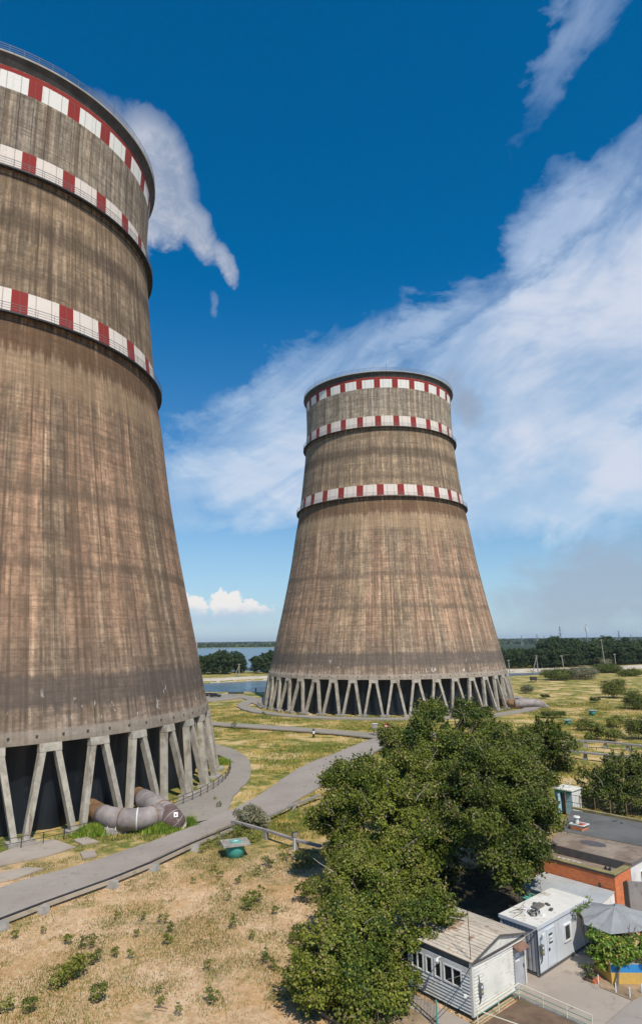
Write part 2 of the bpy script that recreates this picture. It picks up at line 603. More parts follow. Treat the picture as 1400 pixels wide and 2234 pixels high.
    c = mix(nt, hj * (0.14 + z.sstep(84, 90) * 0.25) * wobble, c, (0.075, 0.06, 0.05))
    c = mix(nt, fine_.sstep(0.5, 0.75) * 0.3, c, (0.09, 0.07, 0.055))
    c = mix(nt, lx.lt(0.0), c, mix(nt, 1.0, c, (0.80, 0.785, 0.77), 'MULTIPLY'))
    # warning bands painted in red and white squares
    red_on = (ang * 28.0 + 1 / 6).frac().lt(1 / 3)
    pw = (fine_ - 0.5) * 0.25
    zz = z + pw
    bands = zz.band(100.6, 103.45, 0.06).max(zz.band(87.55, 90.95, 0.06)).max(zz.band(64.2, 67.7, 0.06))
    strip = zz.band(103.45, 104.2, 0.05)
    worn = (fine_ * 0.5 + streak2 * 0.5).sstep(0.54, 0.68) * 0.38
    red = mix(nt, worn, mix(nt, blot, (0.30, 0.03, 0.025), (0.22, 0.04, 0.035)), (0.15, 0.07, 0.06))
    wht = mix(nt, worn, mix(nt, z.sstep(96, 99), (0.68, 0.60, 0.53), (0.72, 0.70, 0.65)), (0.34, 0.29, 0.25))
    paint = mix(nt, red_on, wht, red)
    paint = mix(nt, vj * 0.5, paint, (0.14, 0.11, 0.10))
    c = mix(nt, bands, c, paint)
    c = mix(nt, strip, c, red)
    finish(nt, b, c, 0.93, (cell * 0.15 + fine_ * 0.7) - hj * 0.3 - vj * 0.5, 0.55, 0.08)
    b.inputs['Specular IOR Level'].default_value = 0.2
    return m


def leaf_material(name, dark, mid, light, dead=None):
    m, nt, b = new_mat(name)
    at = nt.nodes.new('ShaderNodeAttribute')
    at.attribute_name = 'tint'
    t = N(nt, at.outputs['Fac'])
    p = worldpos(nt)
    n1 = noise(nt, p, 0.28, 3, 0.6)
    oi = nt.nodes.new('ShaderNodeObjectInfo')
    c = mix(nt, t.sstep(0.0, 0.75), dark, mid)
    c = mix(nt, t.sstep(0.7, 1.0), c, light)
    c = mix(nt, n1.sstep(0.42, 0.62) * 0.5, c, light)
    c = mix(nt, 1.0, c, mix(nt, N(nt, oi.outputs['Random']), (0.80, 0.84, 0.86), (1.22, 1.16, 1.05)), 'MULTIPLY')
    if dead:
        c = mix(nt, t.gt(0.975) * 0.8, c, dead)
    finish(nt, b, c, 0.5)
    b.inputs['Specular IOR Level'].default_value = 0.18
    tr = nt.nodes.new('ShaderNodeBsdfTranslucent')
    nt.links.new(mix(nt, 1.0, c, (1.3, 1.35, 0.6), 'MULTIPLY').s, tr.inputs['Color'])
    ms = nt.nodes.new('ShaderNodeMixShader')
    ms.inputs[0].default_value = 0.10
    nt.links.new(b.outputs[0], ms.inputs[1])
    nt.links.new(tr.outputs[0], ms.inputs[2])
    nt.links.new(ms.outputs[0], nt.nodes['Material Output'].inputs['Surface'])
    return m


def asphalt_material(name, c0, c1, grassy=0.0):
    m, nt, b = new_mat(name)
    p = worldpos(nt)
    n1 = noise(nt, p, 0.12, 5, 0.6)
    n2 = noise(nt, p, 1.2, 6, 0.7)
    n3 = noise(nt, p, 14, 4, 0.8)
    c = mix(nt, n1.sstep(0.3, 0.7), c0, c1)
    c = mix(nt, n2.sstep(0.5, 0.7) * 0.35, c, tuple(x * 0.7 for x in c0))
    c = mix(nt, n3.sstep(0.5, 0.75) * 0.3, c, tuple(x * 1.35 for x in c1))
    vor = nt.nodes.new('ShaderNodeTexVoronoi')
    vor.feature = 'DISTANCE_TO_EDGE'
    vor.inputs['Scale'].default_value = 0.22
    wv = noise(nt, p, 0.8, 4, 0.6, out='Color')
    vadd = nt.nodes.new('ShaderNodeVectorMath'); vadd.operation = 'MULTIPLY_ADD'
    nt.links.new(wv.s, vadd.inputs[0]); vadd.inputs[1].default_value = (2.2, 2.2, 2.2); nt.links.new(p.s, vadd.inputs[2])
    nt.links.new(vadd.outputs[0], vor.inputs['Vector'])
    crack = 1.0 - N(nt, vor.outputs['Distance']).sstep(0.004, 0.016)
    c = mix(nt, crack * n2.sstep(0.45, 0.6) * 0.35, c, (0.05, 0.05, 0.04))
    if grassy:
        c = mix(nt, (n1 * 0.4 + n2 * 0.6).sstep(0.60, 0.66) * grassy, c, (0.16, 0.15, 0.06))
    finish(nt, b, c, 0.93, n3, 0.3, 0.02)
    return m


MAT = {}
MAT['ground'] = ground_material()
MAT['tower'] = tower_material()
MAT['leg'] = simple('leg_concrete', (0.39, 0.345, 0.28), 0.9, 0.25, 0.9, (0.15, 0.10, 0.06), 0.8, 0.8, streak=True, bump=0.3)
MAT['ring'] = simple('rim_concrete', (0.36, 0.34, 0.30), 0.9, 0.2, 0.8, (0.12, 0.10, 0.08), 0.5, 0.8)
MAT['soffit'] = simple('shaded_soffit', (0.055, 0.052, 0.05), 0.95, 0.3, 0.6, (0.12, 0.11, 0.10), 0.4, 0.8)  # underside shade put into the near-black base, paler stains over it
MAT['steel'] = simple('dark_steel', (0.045, 0.045, 0.048), 0.6, 0.3, 2.0, (0.10, 0.05, 0.03), 0.4, 2.0, metal=0.3)
MAT['rail'] = simple('grey_railing', (0.17, 0.16, 0.155), 0.6, 0.2, 2.0, (0.12, 0.06, 0.04), 0.3, 2.0)
MAT['asphalt'] = asphalt_material('old_asphalt', (0.285, 0.238, 0.20), (0.35, 0.30, 0.255), 0.25)
MAT['asphalt_weedy'] = asphalt_material('weedy_asphalt', (0.255, 0.22, 0.18), (0.31, 0.27, 0.22), 0.75)
MAT['concrete'] = asphalt_material('pavement_concrete', (0.34, 0.275, 0.22), (0.42, 0.35, 0.28), 0.1)
MAT['block'] = simple('weathered_concrete', (0.34, 0.31, 0.27), 0.9, 0.25, 1.0, (0.14, 0.12, 0.09), 0.5, 1.5, bump=0.4)
MAT['beamtop'] = simple('grey_beam', (0.30, 0.27, 0.25), 0.85, 0.2, 1.0, (0.13, 0.11, 0.09), 0.4, 1.5)
MAT['leaf_a'] = leaf_material('poplar_leaves', (0.042, 0.070, 0.010), (0.135, 0.160, 0.018), (0.32, 0.32, 0.045), (0.30, 0.22, 0.12))
MAT['leaf_m'] = leaf_material('mid_poplar_leaves', (0.032, 0.062, 0.012), (0.098, 0.132, 0.020), (0.25, 0.265, 0.042), (0.30, 0.22, 0.12))
MAT['leaf_b'] = leaf_material('dark_leaves', (0.024, 0.046, 0.010), (0.072, 0.10, 0.016), (0.18, 0.20, 0.032), (0.22, 0.17, 0.10))
MAT['leaf_c'] = leaf_material('far_leaves', (0.026, 0.048, 0.022), (0.050, 0.080, 0.028), (0.095, 0.12, 0.038))
MAT['leaf_g'] = leaf_material('weed_leaves', (0.06, 0.09, 0.018), (0.13, 0.16, 0.028), (0.26, 0.26, 0.05), (0.33, 0.25, 0.12))
MAT['leaf_v'] = leaf_material('vine_leaves', (0.06, 0.12, 0.018), (0.13, 0.22, 0.03), (0.30, 0.36, 0.06), (0.35, 0.20, 0.08))
MAT['leaf_s'] = leaf_material('silver_leaves', (0.10, 0.105, 0.07), (0.17, 0.17, 0.11), (0.26, 0.24, 0.16))
MAT['straw'] = leaf_material('dry_straw', (0.22, 0.15, 0.06), (0.42, 0.30, 0.13), (0.62, 0.48, 0.25))
MAT['gold'] = leaf_material('golden_straw', (0.22, 0.17, 0.04), (0.40, 0.30, 0.075), (0.60, 0.46, 0.16))
MAT['bark'] = simple('bark', (0.16, 0.13, 0.10), 0.95, 0.35, 2.0, bump=0.6)
MAT['deadwood'] = simple('dead_wood', (0.42, 0.36, 0.29), 0.9, 0.2, 3.0)


def water_material():
    m, nt, b = new_mat('water')
    p = worldpos(nt)
    n1 = noise(nt, vscale(nt, p, 0.5, 1.4, 1), 0.35, 5, 0.65)
    n2 = noise(nt, vscale(nt, p, 0.01, 0.04, 1), 1.0, 4, 0.6)
    c = mix(nt, n2.sstep(0.35, 0.65), (0.018, 0.06, 0.095), (0.035, 0.085, 0.12))
    finish(nt, b, c, 0.22, n1, 0.35, 0.3)
    b.inputs['IOR'].default_value = 1.33
    b.inputs['Specular IOR Level'].default_value = 0.35
    return m


MAT['water'] = water_material()

# ------------------------------------------------------------------ terrain
NEAR = [(-900, 460), (-400, 330), (-120, 292), (-50, 281), (-20, 278), (10, 295), (60, 337), (108, 374), (164, 409), (200, 433), (260, 470), (500, 610)]
FAR = [(-900, 560), (-400, 420), (-120, 368), (-62, 352), (-31, 372), (20, 386), (60, 398), (120, 417), (171, 429), (200, 442), (260, 480), (500, 622)]


def interp(poly, x):
    return np.interp(x, [p[0] for p in poly], [p[1] for p in poly])


def gheight(x, y):
    x, y = np.asarray(x, float), np.asarray(y, float)
    zb = (fbm(x, y, 0.05, 1, 3) - 0.5) * 0.5 + (fbm(x, y, 0.35, 2, 2) - 0.5) * 0.12 - 0.33
    zb = np.where((x > -45) & (x < 45) & (y > 30) & (y < 120), zb * 0.35 - 0.03, zb)
    n_, f_ = interp(NEAR, x), interp(FAR, x)
    incan = np.clip((y - n_ + 2) / 4, 0, 1) * np.clip((f_ + 3 - y) / 4, 0, 1)
    zb = zb * (1 - incan) + incan * -3.2
    inlake = np.clip((y - 470) / 40, 0, 1) * np.clip((2500 - y) / 60, 0, 1) * np.clip((95 - x) / 40, 0, 1)
    return zb * (1 - inlake) + inlake * -3.0


def axis(parts):
    out = []
    for a, b, st in parts:
        out += list(np.arange(a, b, st))
    out.append(parts[-1][1])
    return np.array(out)


xs = axis([(-16000, -2000, 1400), (-2000, -500, 100), (-500, -120, 12), (-120, 220, 3.0), (220, 560, 8), (560, 2000, 120), (2000, 16000, 1400)])
ys = axis([(-400, 20, 60), (20, 130, 2.0), (130, 270, 4), (270, 500, 3), (500, 700, 12), (700, 3000, 60), (3000, 20000, 1000)])
GX, GY = np.meshgrid(xs, ys)
GZ = gheight(GX, GY)
V = np.stack([GX.ravel(), GY.ravel(), GZ.ravel()], 1)
nx, ny = len(xs), len(ys)
I = (np.arange(ny - 1)[:, None] * nx + np.arange(nx - 1)[None, :]).ravel()
FQ = np.stack([I, I + 1, I + 1 + nx, I + nx], 1)
go = bpy.data.objects.new('ground', np_mesh('ground', V, FQ, MAT['ground']))
COL.objects.link(go)
struct(go)
go.data.polygons.foreach_set('use_smooth', [True] * len(go.data.polygons))

struct(MB().prism([(-3500, 455), (90, 455), (90, 2560), (-3500, 2560)], -2.9, -0.75).build('lake_water', MAT['water']))
mb = MB()
for i in range(len(NEAR) - 1):
    a, b_ = NEAR[i], NEAR[i + 1]
    mb.add([(a[0], a[1] - 3, -1.2), (b_[0], b_[1] - 3, -1.2), (b_[0], interp(FAR, b_[0]) + 3, -1.2), (a[0], interp(FAR, a[0]) + 3, -1.2)], [(0, 1, 2, 3)])
struct(mb.build('canal_water', MAT['water']))
# sloping concrete bank and its dirt road on the far side of the canal
mb, mr = MB(), MB()
xsb = np.concatenate([np.arange(-420, 500, 8)])
bank_c = simple('bank_concrete', (0.50, 0.42, 0.33), 0.9, 0.15, 0.2, (0.26, 0.21, 0.14), 0.5, 0.15)
for x0, x1 in zip(xsb[:-1], xsb[1:]):
    y0, y1 = interp(FAR, x0), interp(FAR, x1)
    wd0, wd1 = (9.0 if x0 < 40 else 7.0), (9.0 if x1 < 40 else 7.0)
    mb.add([(x0, y0, -1.6), (x1, y1, -1.6), (x1, y1 + wd1, 0.75), (x0, y0 + wd0, 0.75), (x1, y1 + wd1 + 3, 0.8), (x0, y0 + wd0 + 3, 0.8)],
           [(0, 1, 2, 3), (3, 2, 4, 5)])
    mr.add([(x0, y0 + wd0 + 3, 0.8), (x1, y1 + wd1 + 3, 0.8), (x1, y1 + wd1 + 22, -0.4), (x0, y0 + wd0 + 22, -0.4)], [(0, 1, 2, 3)])
struct(mb.build('canal_bank', bank_c))
struct(mr.build('bank_verge', MAT['ground']))

# ------------------------------------------------------------------ roads
def ribbon(name, left, right, mat, z, h=0.25):
    """a road between two edge lines, as a slab whose edges stand in the ground"""
    m_ = MB()
    n = len(left)
    vs_, fs_ = [], []
    K = 4
    for i, (l, r) in enumerate(zip(left, right)):
        for k in range(K + 1):
            q = Vector((l[0], l[1], 0)).lerp(Vector((r[0], r[1], 0)), k / K)
            vs_.append((q.x, q.y, z))
    for i in range(n - 1):
        for k in range(K):
            a = i * (K + 1) + k
            fs_.append((a, a + 1, a + K + 2, a + K + 1))
    base = len(vs_)
    for i, (l, r) in enumerate(zip(left, right)):
        vs_ += [(l[0], l[1], z - h), (r[0], r[1], z - h)]
    for i in range(n - 1):
        a, c_ = base + 2 * i, base + 2 * i + 2
        fs_.append((i * (K + 1), (i + 1) * (K + 1), c_, a))
        fs_.append((i * (K + 1) + K, a + 1, c_ + 1, (i + 1) * (K + 1) + K))
    m_.add(vs_, fs_)
    return struct(m_.build(name, mat))


def smooth_line(pts, n=8, jit=0.0, seed=1):
    """Catmull-Rom through pts, with a ragged edge"""
    rg = random.Random(seed)
    P = [Vector((p[0], p[1], 0)) for p in pts]
    P = [P[0] * 2 - P[1]] + P + [P[-1] * 2 - P[-2]]
    out = []
    for i in range(1, len(P) - 2):
        for k in range(n):
            t = k / n
            a, b, c, d = P[i - 1:i + 3]
            q = 0.5 * ((2 * b) + (c - a) * t + (2 * a - 5 * b + 4 * c - d) * t * t + (3 * b - a - 3 * c + d) * t ** 3)
            out.append(q + Vector((rg.uniform(-jit, jit), rg.uniform(-jit, jit), 0)))
    out.append(P[-2])
    return out


near_edge = [G(-330, 2150), G(-150, 2074), G(0, 2010), G(240, 1918), G(420, 1836), G(520, 1793), G(600, 1772), G(700, 1715), G(780, 1668), G(850, 1620), G(905, 1608), G(1000, 1606)]
far_edge = [G(-330, 2075), G(-150, 2003), G(0, 1937), G(200, 1880), G(370, 1822), G(470, 1782), G(560, 1738), G(660, 1672), G(740, 1640), G(810, 1613), G(880, 1599), G(1000, 1597)]
ribbon('road', smooth_line(far_edge, 10, 0.10, 3), smooth_line(near_edge, 10, 0.10, 4), MAT['asphalt'], 0.06)
# ring road curling round the near tower and joining the road
ring_out = [G(455, 1620), G(500, 1632), G(535, 1650), G(548, 1676), G(540, 1705), G(510, 1735), G(500, 1765), G(490, 1782)]
ring_in = [G(440, 1634), G(470, 1645), G(495, 1656), G(505, 1672), G(490, 1692), G(440, 1720), G(385, 1750), G(400, 1800)]
ribbon('ring_road', smooth_line(ring_in, 8, 0.15, 5), smooth_line(ring_out, 8, 0.15, 6), MAT['asphalt_weedy'], 0.052)
ribbon('cross_road', smooth_line([G(430, 1570), G(470, 1575), G(600, 1583), G(720, 1592), G(840, 1601), G(900, 1603)], 6, 0.2, 7),
       smooth_line([G(430, 1576), G(470, 1582), G(600, 1591), G(720, 1600), G(830, 1611), G(900, 1612)], 6, 0.2, 8), MAT['asphalt_weedy'], 0.048)
T2C = Vector((21.2, 221.4, 0))
rr0, rr1 = [], []
for a in np.radians(np.arange(150, 392, 6)):
    rr0.append(T2C + Vector((math.cos(a), math.sin(a), 0)) * 45.5)
    rr1.append(T2C + Vector((math.cos(a), math.sin(a), 0)) * 49.5)
ribbon('tower_ring_road', smooth_line(rr0, 2, 0.25, 9), smooth_line(rr1, 2, 0.3, 10), MAT['asphalt_weedy'], 0.05, 0.5)
ribbon('yard_road', smooth_line([G(440, 1516), G(500, 1514), G(545, 1519), G(575, 1526), G(600, 1530)], 4, 0.3, 11),
       smooth_line([G(440, 1531), G(490, 1527), G(530, 1524), G(548, 1532), G(570, 1545)], 4, 0.3, 12), MAT['asphalt_weedy'], 0.056, 0.5)
# broken concrete slab lying left of the pipe, partly overgrown
slab = [G(0, 1862), G(60, 1838), G(120, 1832), G(165, 1848), G(100, 1868), G(10, 1886), G(-60, 1900), G(-60, 1880)]
struct(MB().prism([(p.x, p.y) for p in slab], -0.1, 0.045).build('broken_pavement', MAT['concrete']))
for i, pl in enumerate([[(160, 1832), (190, 1826), (215, 1836), (180, 1842)], [(175, 1860), (205, 1855), (212, 1866), (182, 1874)], [(0, 1905), (60, 1893), (95, 1895), (40, 1915), (-30, 1930)]]):
    pp = [G(*q) for q in pl]
    struct(MB().prism([(p.x, p.y) for p in pp], -0.1, 0.04 + 0.01 * i).build('broken_pavement', MAT['concrete']))

# ------------------------------------------------------------------ cooling towers
ZK = np.array([9.3, 20, 32, 45, 57, 63, 75, 86, 95, 104.3])
RK = np.array([39.3, 37.0, 34.37, 31.83, 30.0, 28.95, 27.5, 26.4, 25.95, 26.15])


def rad(z):
    mm = np.gradient(RK, ZK)
    i = int(np.clip(np.searchsorted(ZK, z) - 1, 0, len(ZK) - 2))
    h_ = ZK[i + 1] - ZK[i]; t = (z - ZK[i]) / h_
    return float((2 * t**3 - 3 * t**2 + 1) * RK[i] + (t**3 - 2 * t**2 + t) * h_ * mm[i] + (-2 * t**3 + 3 * t**2) * RK[i + 1] + (t**3 - t**2) * h_ * mm[i + 1])


MAT['tarp'] = None


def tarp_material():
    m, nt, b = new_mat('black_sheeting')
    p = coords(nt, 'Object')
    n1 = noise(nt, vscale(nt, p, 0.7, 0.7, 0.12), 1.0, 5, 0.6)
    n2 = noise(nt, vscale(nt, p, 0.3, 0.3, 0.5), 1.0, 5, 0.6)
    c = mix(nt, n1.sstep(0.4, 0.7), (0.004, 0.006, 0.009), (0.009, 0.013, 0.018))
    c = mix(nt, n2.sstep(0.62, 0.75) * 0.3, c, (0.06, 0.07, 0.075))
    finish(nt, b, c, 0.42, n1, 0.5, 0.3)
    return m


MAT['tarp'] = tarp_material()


def make_tower():
    t = thing('cooling_tower', 'huge brown concrete cooling tower cut off by the left edge, pipe elbow at its foot', 'cooling tower', (0, 0, 0),
              'cooling towers with red and white bands')
    prof = [(rad(9.35) + 0.12, 9.35), (rad(10.7) + 0.12, 10.7), (rad(10.74), 10.74)]
    zs = np.linspace(12.0, 104.3, 78)
    prof += [(rad(z), z) for z in zs]
    m_ = MB().lathe(prof, 336)
    m_.lathe([(rad(104.3) - 0.02, 104.3), (rad(104) - 0.35, 103.9), (rad(95) - 0.4, 95), (rad(63) - 0.5, 63), (rad(32) - 0.6, 32), (rad(9.35) - 0.7, 9.35), (rad(9.35) + 0.12, 9.35)], 168)
    m_.build('shell', MAT['tower'], t, True)
    # flared rim: dark soffit, pale lip, deck
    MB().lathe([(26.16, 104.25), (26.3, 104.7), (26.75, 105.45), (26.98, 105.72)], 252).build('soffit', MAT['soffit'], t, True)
    rim = MB().lathe([(26.98, 105.72), (27.05, 105.76), (27.05, 106.02), (26.9, 106.06), (25.6, 106.06), (25.6, 104.0)], 252).build('rim', MAT['ring'], t)

    def railing(r, z, n, hgt, parent, nr=3):
        q = MB()
        for k in range(n):
            a = 2 * math.pi * k / n
            x, y = r * math.cos(a), r * math.sin(a)
            q.tube([(x, y, z), (x, y, z + hgt)], 0.032, 4)
        for j in range(nr):
            zz = z + hgt * (j + 1) / nr
            w = 0.03 if j == nr - 1 else 0.022
            q.lathe([(r - w, zz - w), (r + w, zz - w), (r + w, zz + w), (r - w, zz + w), (r - w, zz - w)], 168)
        return q.build('railing', MAT['rail'], parent)
    railing(26.9, 106.06, 84, 1.15, rim)
    for k in range(6):
        a = 2 * math.pi * (k + 0.4) / 6
        MB().tube([(26.5 * math.cos(a), 26.5 * math.sin(a), 106), (26.5 * math.cos(a), 26.5 * math.sin(a), 109.2)], [0.05, 0.02], 5).build('lightning_rod', MAT['steel'], t)
    for zw in (87.05, 63.7):
        r0 = rad(zw)
        q = MB().lathe([(r0 + 0.02, zw), (r0 + 0.95, zw), (r0 + 0.95, zw + 0.08), (r0 + 0.02, zw + 0.08), (r0 + 0.02, zw)], 168)
        q.lathe([(r0 + 0.90, zw - 0.18), (r0 + 0.98, zw - 0.18), (r0 + 0.98, zw), (r0 + 0.90, zw), (r0 + 0.90, zw - 0.18)], 168)
        q.lathe([(r0 + 0.10, zw - 1.05), (r0 + 0.19, zw - 1.05), (r0 + 0.19, zw - 0.97), (r0 + 0.10, zw - 0.97), (r0 + 0.10, zw - 1.05)], 168)
        for k in range(168):
            a = 2 * math.pi * k / 168
            c_, s_ = math.cos(a), math.sin(a)
            w = 0.05 if k % 2 == 0 else 0.025
            q.tube([((r0 + 0.1) * c_, (r0 + 0.1) * s_, zw - 1.05), ((r0 + 0.92) * c_, (r0 + 0.92) * s_, zw - 0.1)], w, 4, False)
            if k % 2 == 0:
                q.tube([((r0 + 0.08) * c_, (r0 + 0.08) * s_, zw - 1.1), ((r0 + 0.08) * c_, (r0 + 0.08) * s_, zw)], 0.06, 4, False)
                a2 = a + 2 * math.pi / 168
                q.tube([((r0 + 0.5) * c_, (r0 + 0.5) * s_, zw - 0.55), ((r0 + 0.92) * math.cos(a2), (r0 + 0.92) * math.sin(a2), zw - 0.1)], 0.025, 4, False)
        g = q.build('walkway', MAT['steel'], t)
        railing(r0 + 0.9, zw + 0.08, 84, 1.1, g)
    # raking legs in V pairs, lintels joining their heads
    step = 2 * math.pi / 42
    off = R(-0.8)
    rf, rt, zt = 41.0, 39.3, 8.55

    def cyl(r, a, z):
        return Vector((r * math.cos(a), r * math.sin(a), z))

    def leg_mesh(sg):
        af, at_ = R(0.66) * sg, R(3.08) * sg
        tg, w0, w1 = None, 0.31, 0.35
        pts = []
        for (r, a, z, w) in ((rf, af, -0.4, w0), (rt, at_, zt, w1)):
            c = cyl(r, a, z)
            rr = Vector((math.cos(a), math.sin(a), 0)); tt = Vector((-math.sin(a), math.cos(a), 0))
            dpt = 0.38
            pts.append([c + rr * dpt - tt * w, c + rr * dpt + tt * w, c - rr * dpt + tt * w, c - rr * dpt - tt * w])
        return MB().hexa(pts[0][::-1] + pts[1][::-1]).mesh('leg', MAT['leg'])
    lm = {1: leg_mesh(1), -1: leg_mesh(-1)}
    q = MB()
    w0, w1 = R(-1.78), R(1.78)
    for (r0_, r1_, za, zb) in ((rt - 0.45, rt + 0.36, 8.5, 9.352),):
        P = [cyl(r1_ + 0.09, w0, za), cyl(r1_ + 0.09, w1, za), cyl(r0_, w1, za), cyl(r0_, w0, za), cyl(r1_ - 0.12, w0, zb), cyl(r1_ - 0.12, w1, zb), cyl(r0_, w1, zb), cyl(r0_, w0, zb)]
        q.hexa(P)
    lint = q.mesh('lintel', MAT['leg'])
    fm = MB().cube((41.0, 0, -0.05), 1.7, 2.6, 0.5).mesh('footing', MAT['block'])
    for k in range(42):
        a = off + k * step
        link('leg', lm[1], t, rz=a)
        link('leg', lm[-1], t, rz=a)
        link('lintel', lint, t, rz=a + step / 2)
        link('footing', fm, t, rz=a)
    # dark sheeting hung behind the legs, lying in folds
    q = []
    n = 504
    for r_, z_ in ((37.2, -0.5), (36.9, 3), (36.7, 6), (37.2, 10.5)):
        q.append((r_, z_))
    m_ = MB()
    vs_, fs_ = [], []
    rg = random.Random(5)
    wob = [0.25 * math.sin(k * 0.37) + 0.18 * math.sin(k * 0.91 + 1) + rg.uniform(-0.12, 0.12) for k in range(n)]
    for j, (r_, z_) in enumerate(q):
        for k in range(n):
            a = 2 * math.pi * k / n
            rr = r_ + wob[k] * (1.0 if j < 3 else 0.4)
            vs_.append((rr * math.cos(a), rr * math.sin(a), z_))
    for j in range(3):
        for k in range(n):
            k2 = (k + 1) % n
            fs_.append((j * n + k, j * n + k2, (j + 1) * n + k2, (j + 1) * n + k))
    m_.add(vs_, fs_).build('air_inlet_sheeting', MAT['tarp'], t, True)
    # little weep holes in the ring beam
    hm = MB().cube((rad(10.05) + 0.13, 0, 10.1), 0.05, 0.26, 0.34).mesh('weep_hole', MAT['soffit'])
    for k in range(84):
        link('weep_hole', hm, t, rz=off + (k + 0.5) * step / 2)
    return t


tw1 = make_tower()
tw2 = copy_tree(tw1)
tw1.location = (-57.65, 102.82, 0)
tw1.rotation_euler.z = R(10.5)
tw2.location = (21.21, 221.39, 0)
tw2.rotation_euler.z = R(7.3)
tw2['label'] = 'whole concrete cooling tower standing farther off in the centre, cirrus behind it'


# low pipe railing round the foot of each tower
def base_fence(c, r, a0, a1, label):
    t = thing('pipe_railing', label, 'railing', (c[0], c[1], 0), 'railings round the tower feet')
    n = int((a1 - a0) / 2.857)
    pm = MB().tube([(r, 0, -0.4), (r, 0, 1.1)], 0.05, 5).mesh('post', MAT['steel'])
    for k in range(n + 1):
        link('post', pm, t, rz=R(a0 + k * 2.857))
    q = MB()
    for zz in (1.1, 0.6):
        q.tube([(c[0] + r * math.cos(R(a)), c[1] + r * math.sin(R(a)), zz) for a in np.arange(a0, a0 + n * 2.857 + 0.1, 1.43)], 0.035, 4)
    q.build('rail', MAT['steel'], t)
    return t


base_fence((-57.65, 102.82), 43.0, 292, 372, 'low dark pipe railing round the foot of the near left tower')
base_fence((21.21, 221.39), 43.0, 190, 345, 'low dark pipe railing round the foot of the far central tower')

# ------------------------------------------------------------------ pipes at the tower feet
MAT['pipe'] = simple('pipe_lagging', (0.30, 0.255, 0.235), 0.8, 0.3, 0.6, (0.13, 0.085, 0.07), 0.7, 0.9, bump=0.4)
MAT['pipe_rust'] = simple('rusty_pipe', (0.22, 0.115, 0.055), 0.85, 0.35, 1.2, (0.40, 0.30, 0.14), 0.6, 0.9, bump=0.4)
MAT['pipe_dark'] = simple('maroon_pipe_coating', (0.13, 0.08, 0.07), 0.65, 0.3, 0.7, (0.30, 0.26, 0.23), 0.9, 0.9)
MAT['cream'] = simple('cream_paint', (0.75, 0.69, 0.52), 0.8, 0.12, 2.0, (0.4, 0.32, 0.2), 0.4, 2.0)
MAT['white'] = simple('white_paint', (0.74, 0.73, 0.70), 0.6, 0.1, 2.0, (0.35, 0.28, 0.2), 0.3, 1.5)


def bend(pts, n=7):
    return [Vector((p.x, p.y, 0)) + Vector((0, 0, q)) for p, q in zip(smooth_line(pts, n), np.interp(np.linspace(0, len(pts) - 1, (len(pts) - 1) * n + 1), range(len(pts)), [p[2] for p in pts]))]


pr = 1.12
P = [G(196, 1762, 1.3), G(238, 1783, 1.25), G(300, 1787, 1.25), G(350, 1777, 1.25)]
t = thing('water_pipe', 'fat lagged pipe bend diving into grass at the near tower foot', 'pipe', (P[2].x, P[2].y, 0))
line = bend([tuple(p) for p in P], 8)
MB().tube(line[6:], pr, 28).build('pipe_run', MAT['pipe'], t, True)
MB().tube(line[:9], pr * 0.93, 28).build('rusty_inlet', MAT['pipe_rust'], t, True)
for k in (12, 16, 21):
    d = (line[k + 1] - line[k - 1]).normalized() * 0.06
    MB().tube([line[k] - d, line[k] + d], pr * 1.04, 28).build('strap', MAT['pipe_rust'] if k != 16 else MAT['white'], t, True)
P2 = [G(300, 1736, 1.5), G(325, 1750, 1.55), G(350, 1765, 1.45), G(370, 1780, 1.1), G(382, 1795, 0.4), G(391, 1812, -0.7), G(396, 1824, -1.6)]
line = bend([tuple(p) for p in P2], 8)
MB().tube(line[4:], pr * 1.02, 28).build('branch', MAT['pipe'], t, True)
MB().tube(line[:8], pr * 0.94, 28).build('rusty_inlet', MAT['pipe_rust'], t, True)
MB().tube(line[22:34], pr * 1.05, 28).build('dark_bend', MAT['pipe_dark'], t, True)
MB().tube(line[33:], pr * 1.07, 28).build('cream_end', MAT['cream'], t, True)
for k in (18, 22, 26, 30, 33):
    d = (line[k + 1] - line[k - 1]).normalized() * 0.05
    MB().tube([line[k] - d, line[k] + d], pr * 1.09, 28).build('strap', MAT['pipe'] if k > 20 else MAT['pipe_rust'], t, True)
# small white sign on the bend, facing the road
c = line[29] + Vector((0.45, -0.80, 0.80))
nrm = Vector((0.25, -0.75, 0.6)).normalized()
xx = Vector((1, 0.33, 0)).normalized(); yy = nrm.cross(xx)
pl = MB().box(c - xx * 0.22 - yy * 0.27, xx * 0.44, yy * 0.54, nrm * 0.03).build('sign_plate', MAT['white'], t)
MB().box(c - xx * 0.08 - yy * 0.14 + nrm * 0.031, xx * 0.16, yy * 0.2, nrm * 0.012).build('figure', MAT['steel'], pl)
# plinth under it
cp = G(262, 1812)
t = thing('pipe_plinth', 'flat concrete plinth carrying the fat pipe by the near tower', 'plinth', (cp.x, cp.y, 0))
pp = [G(208, 1800), G(232, 1822), G(290, 1812), G(300, 1795)]
MB().prism([(p.x, p.y) for p in pp], -0.3, 0.5).build('plinth_slab', MAT['block'], t)
for (px_, py_) in ((235, 1806), (253, 1808)):
    g = G(px_, py_, 0.5)
    MB().cube((g.x, g.y, 0.75), 0.07, 0.07, 0.9).build('bracket', MAT['white'], t)

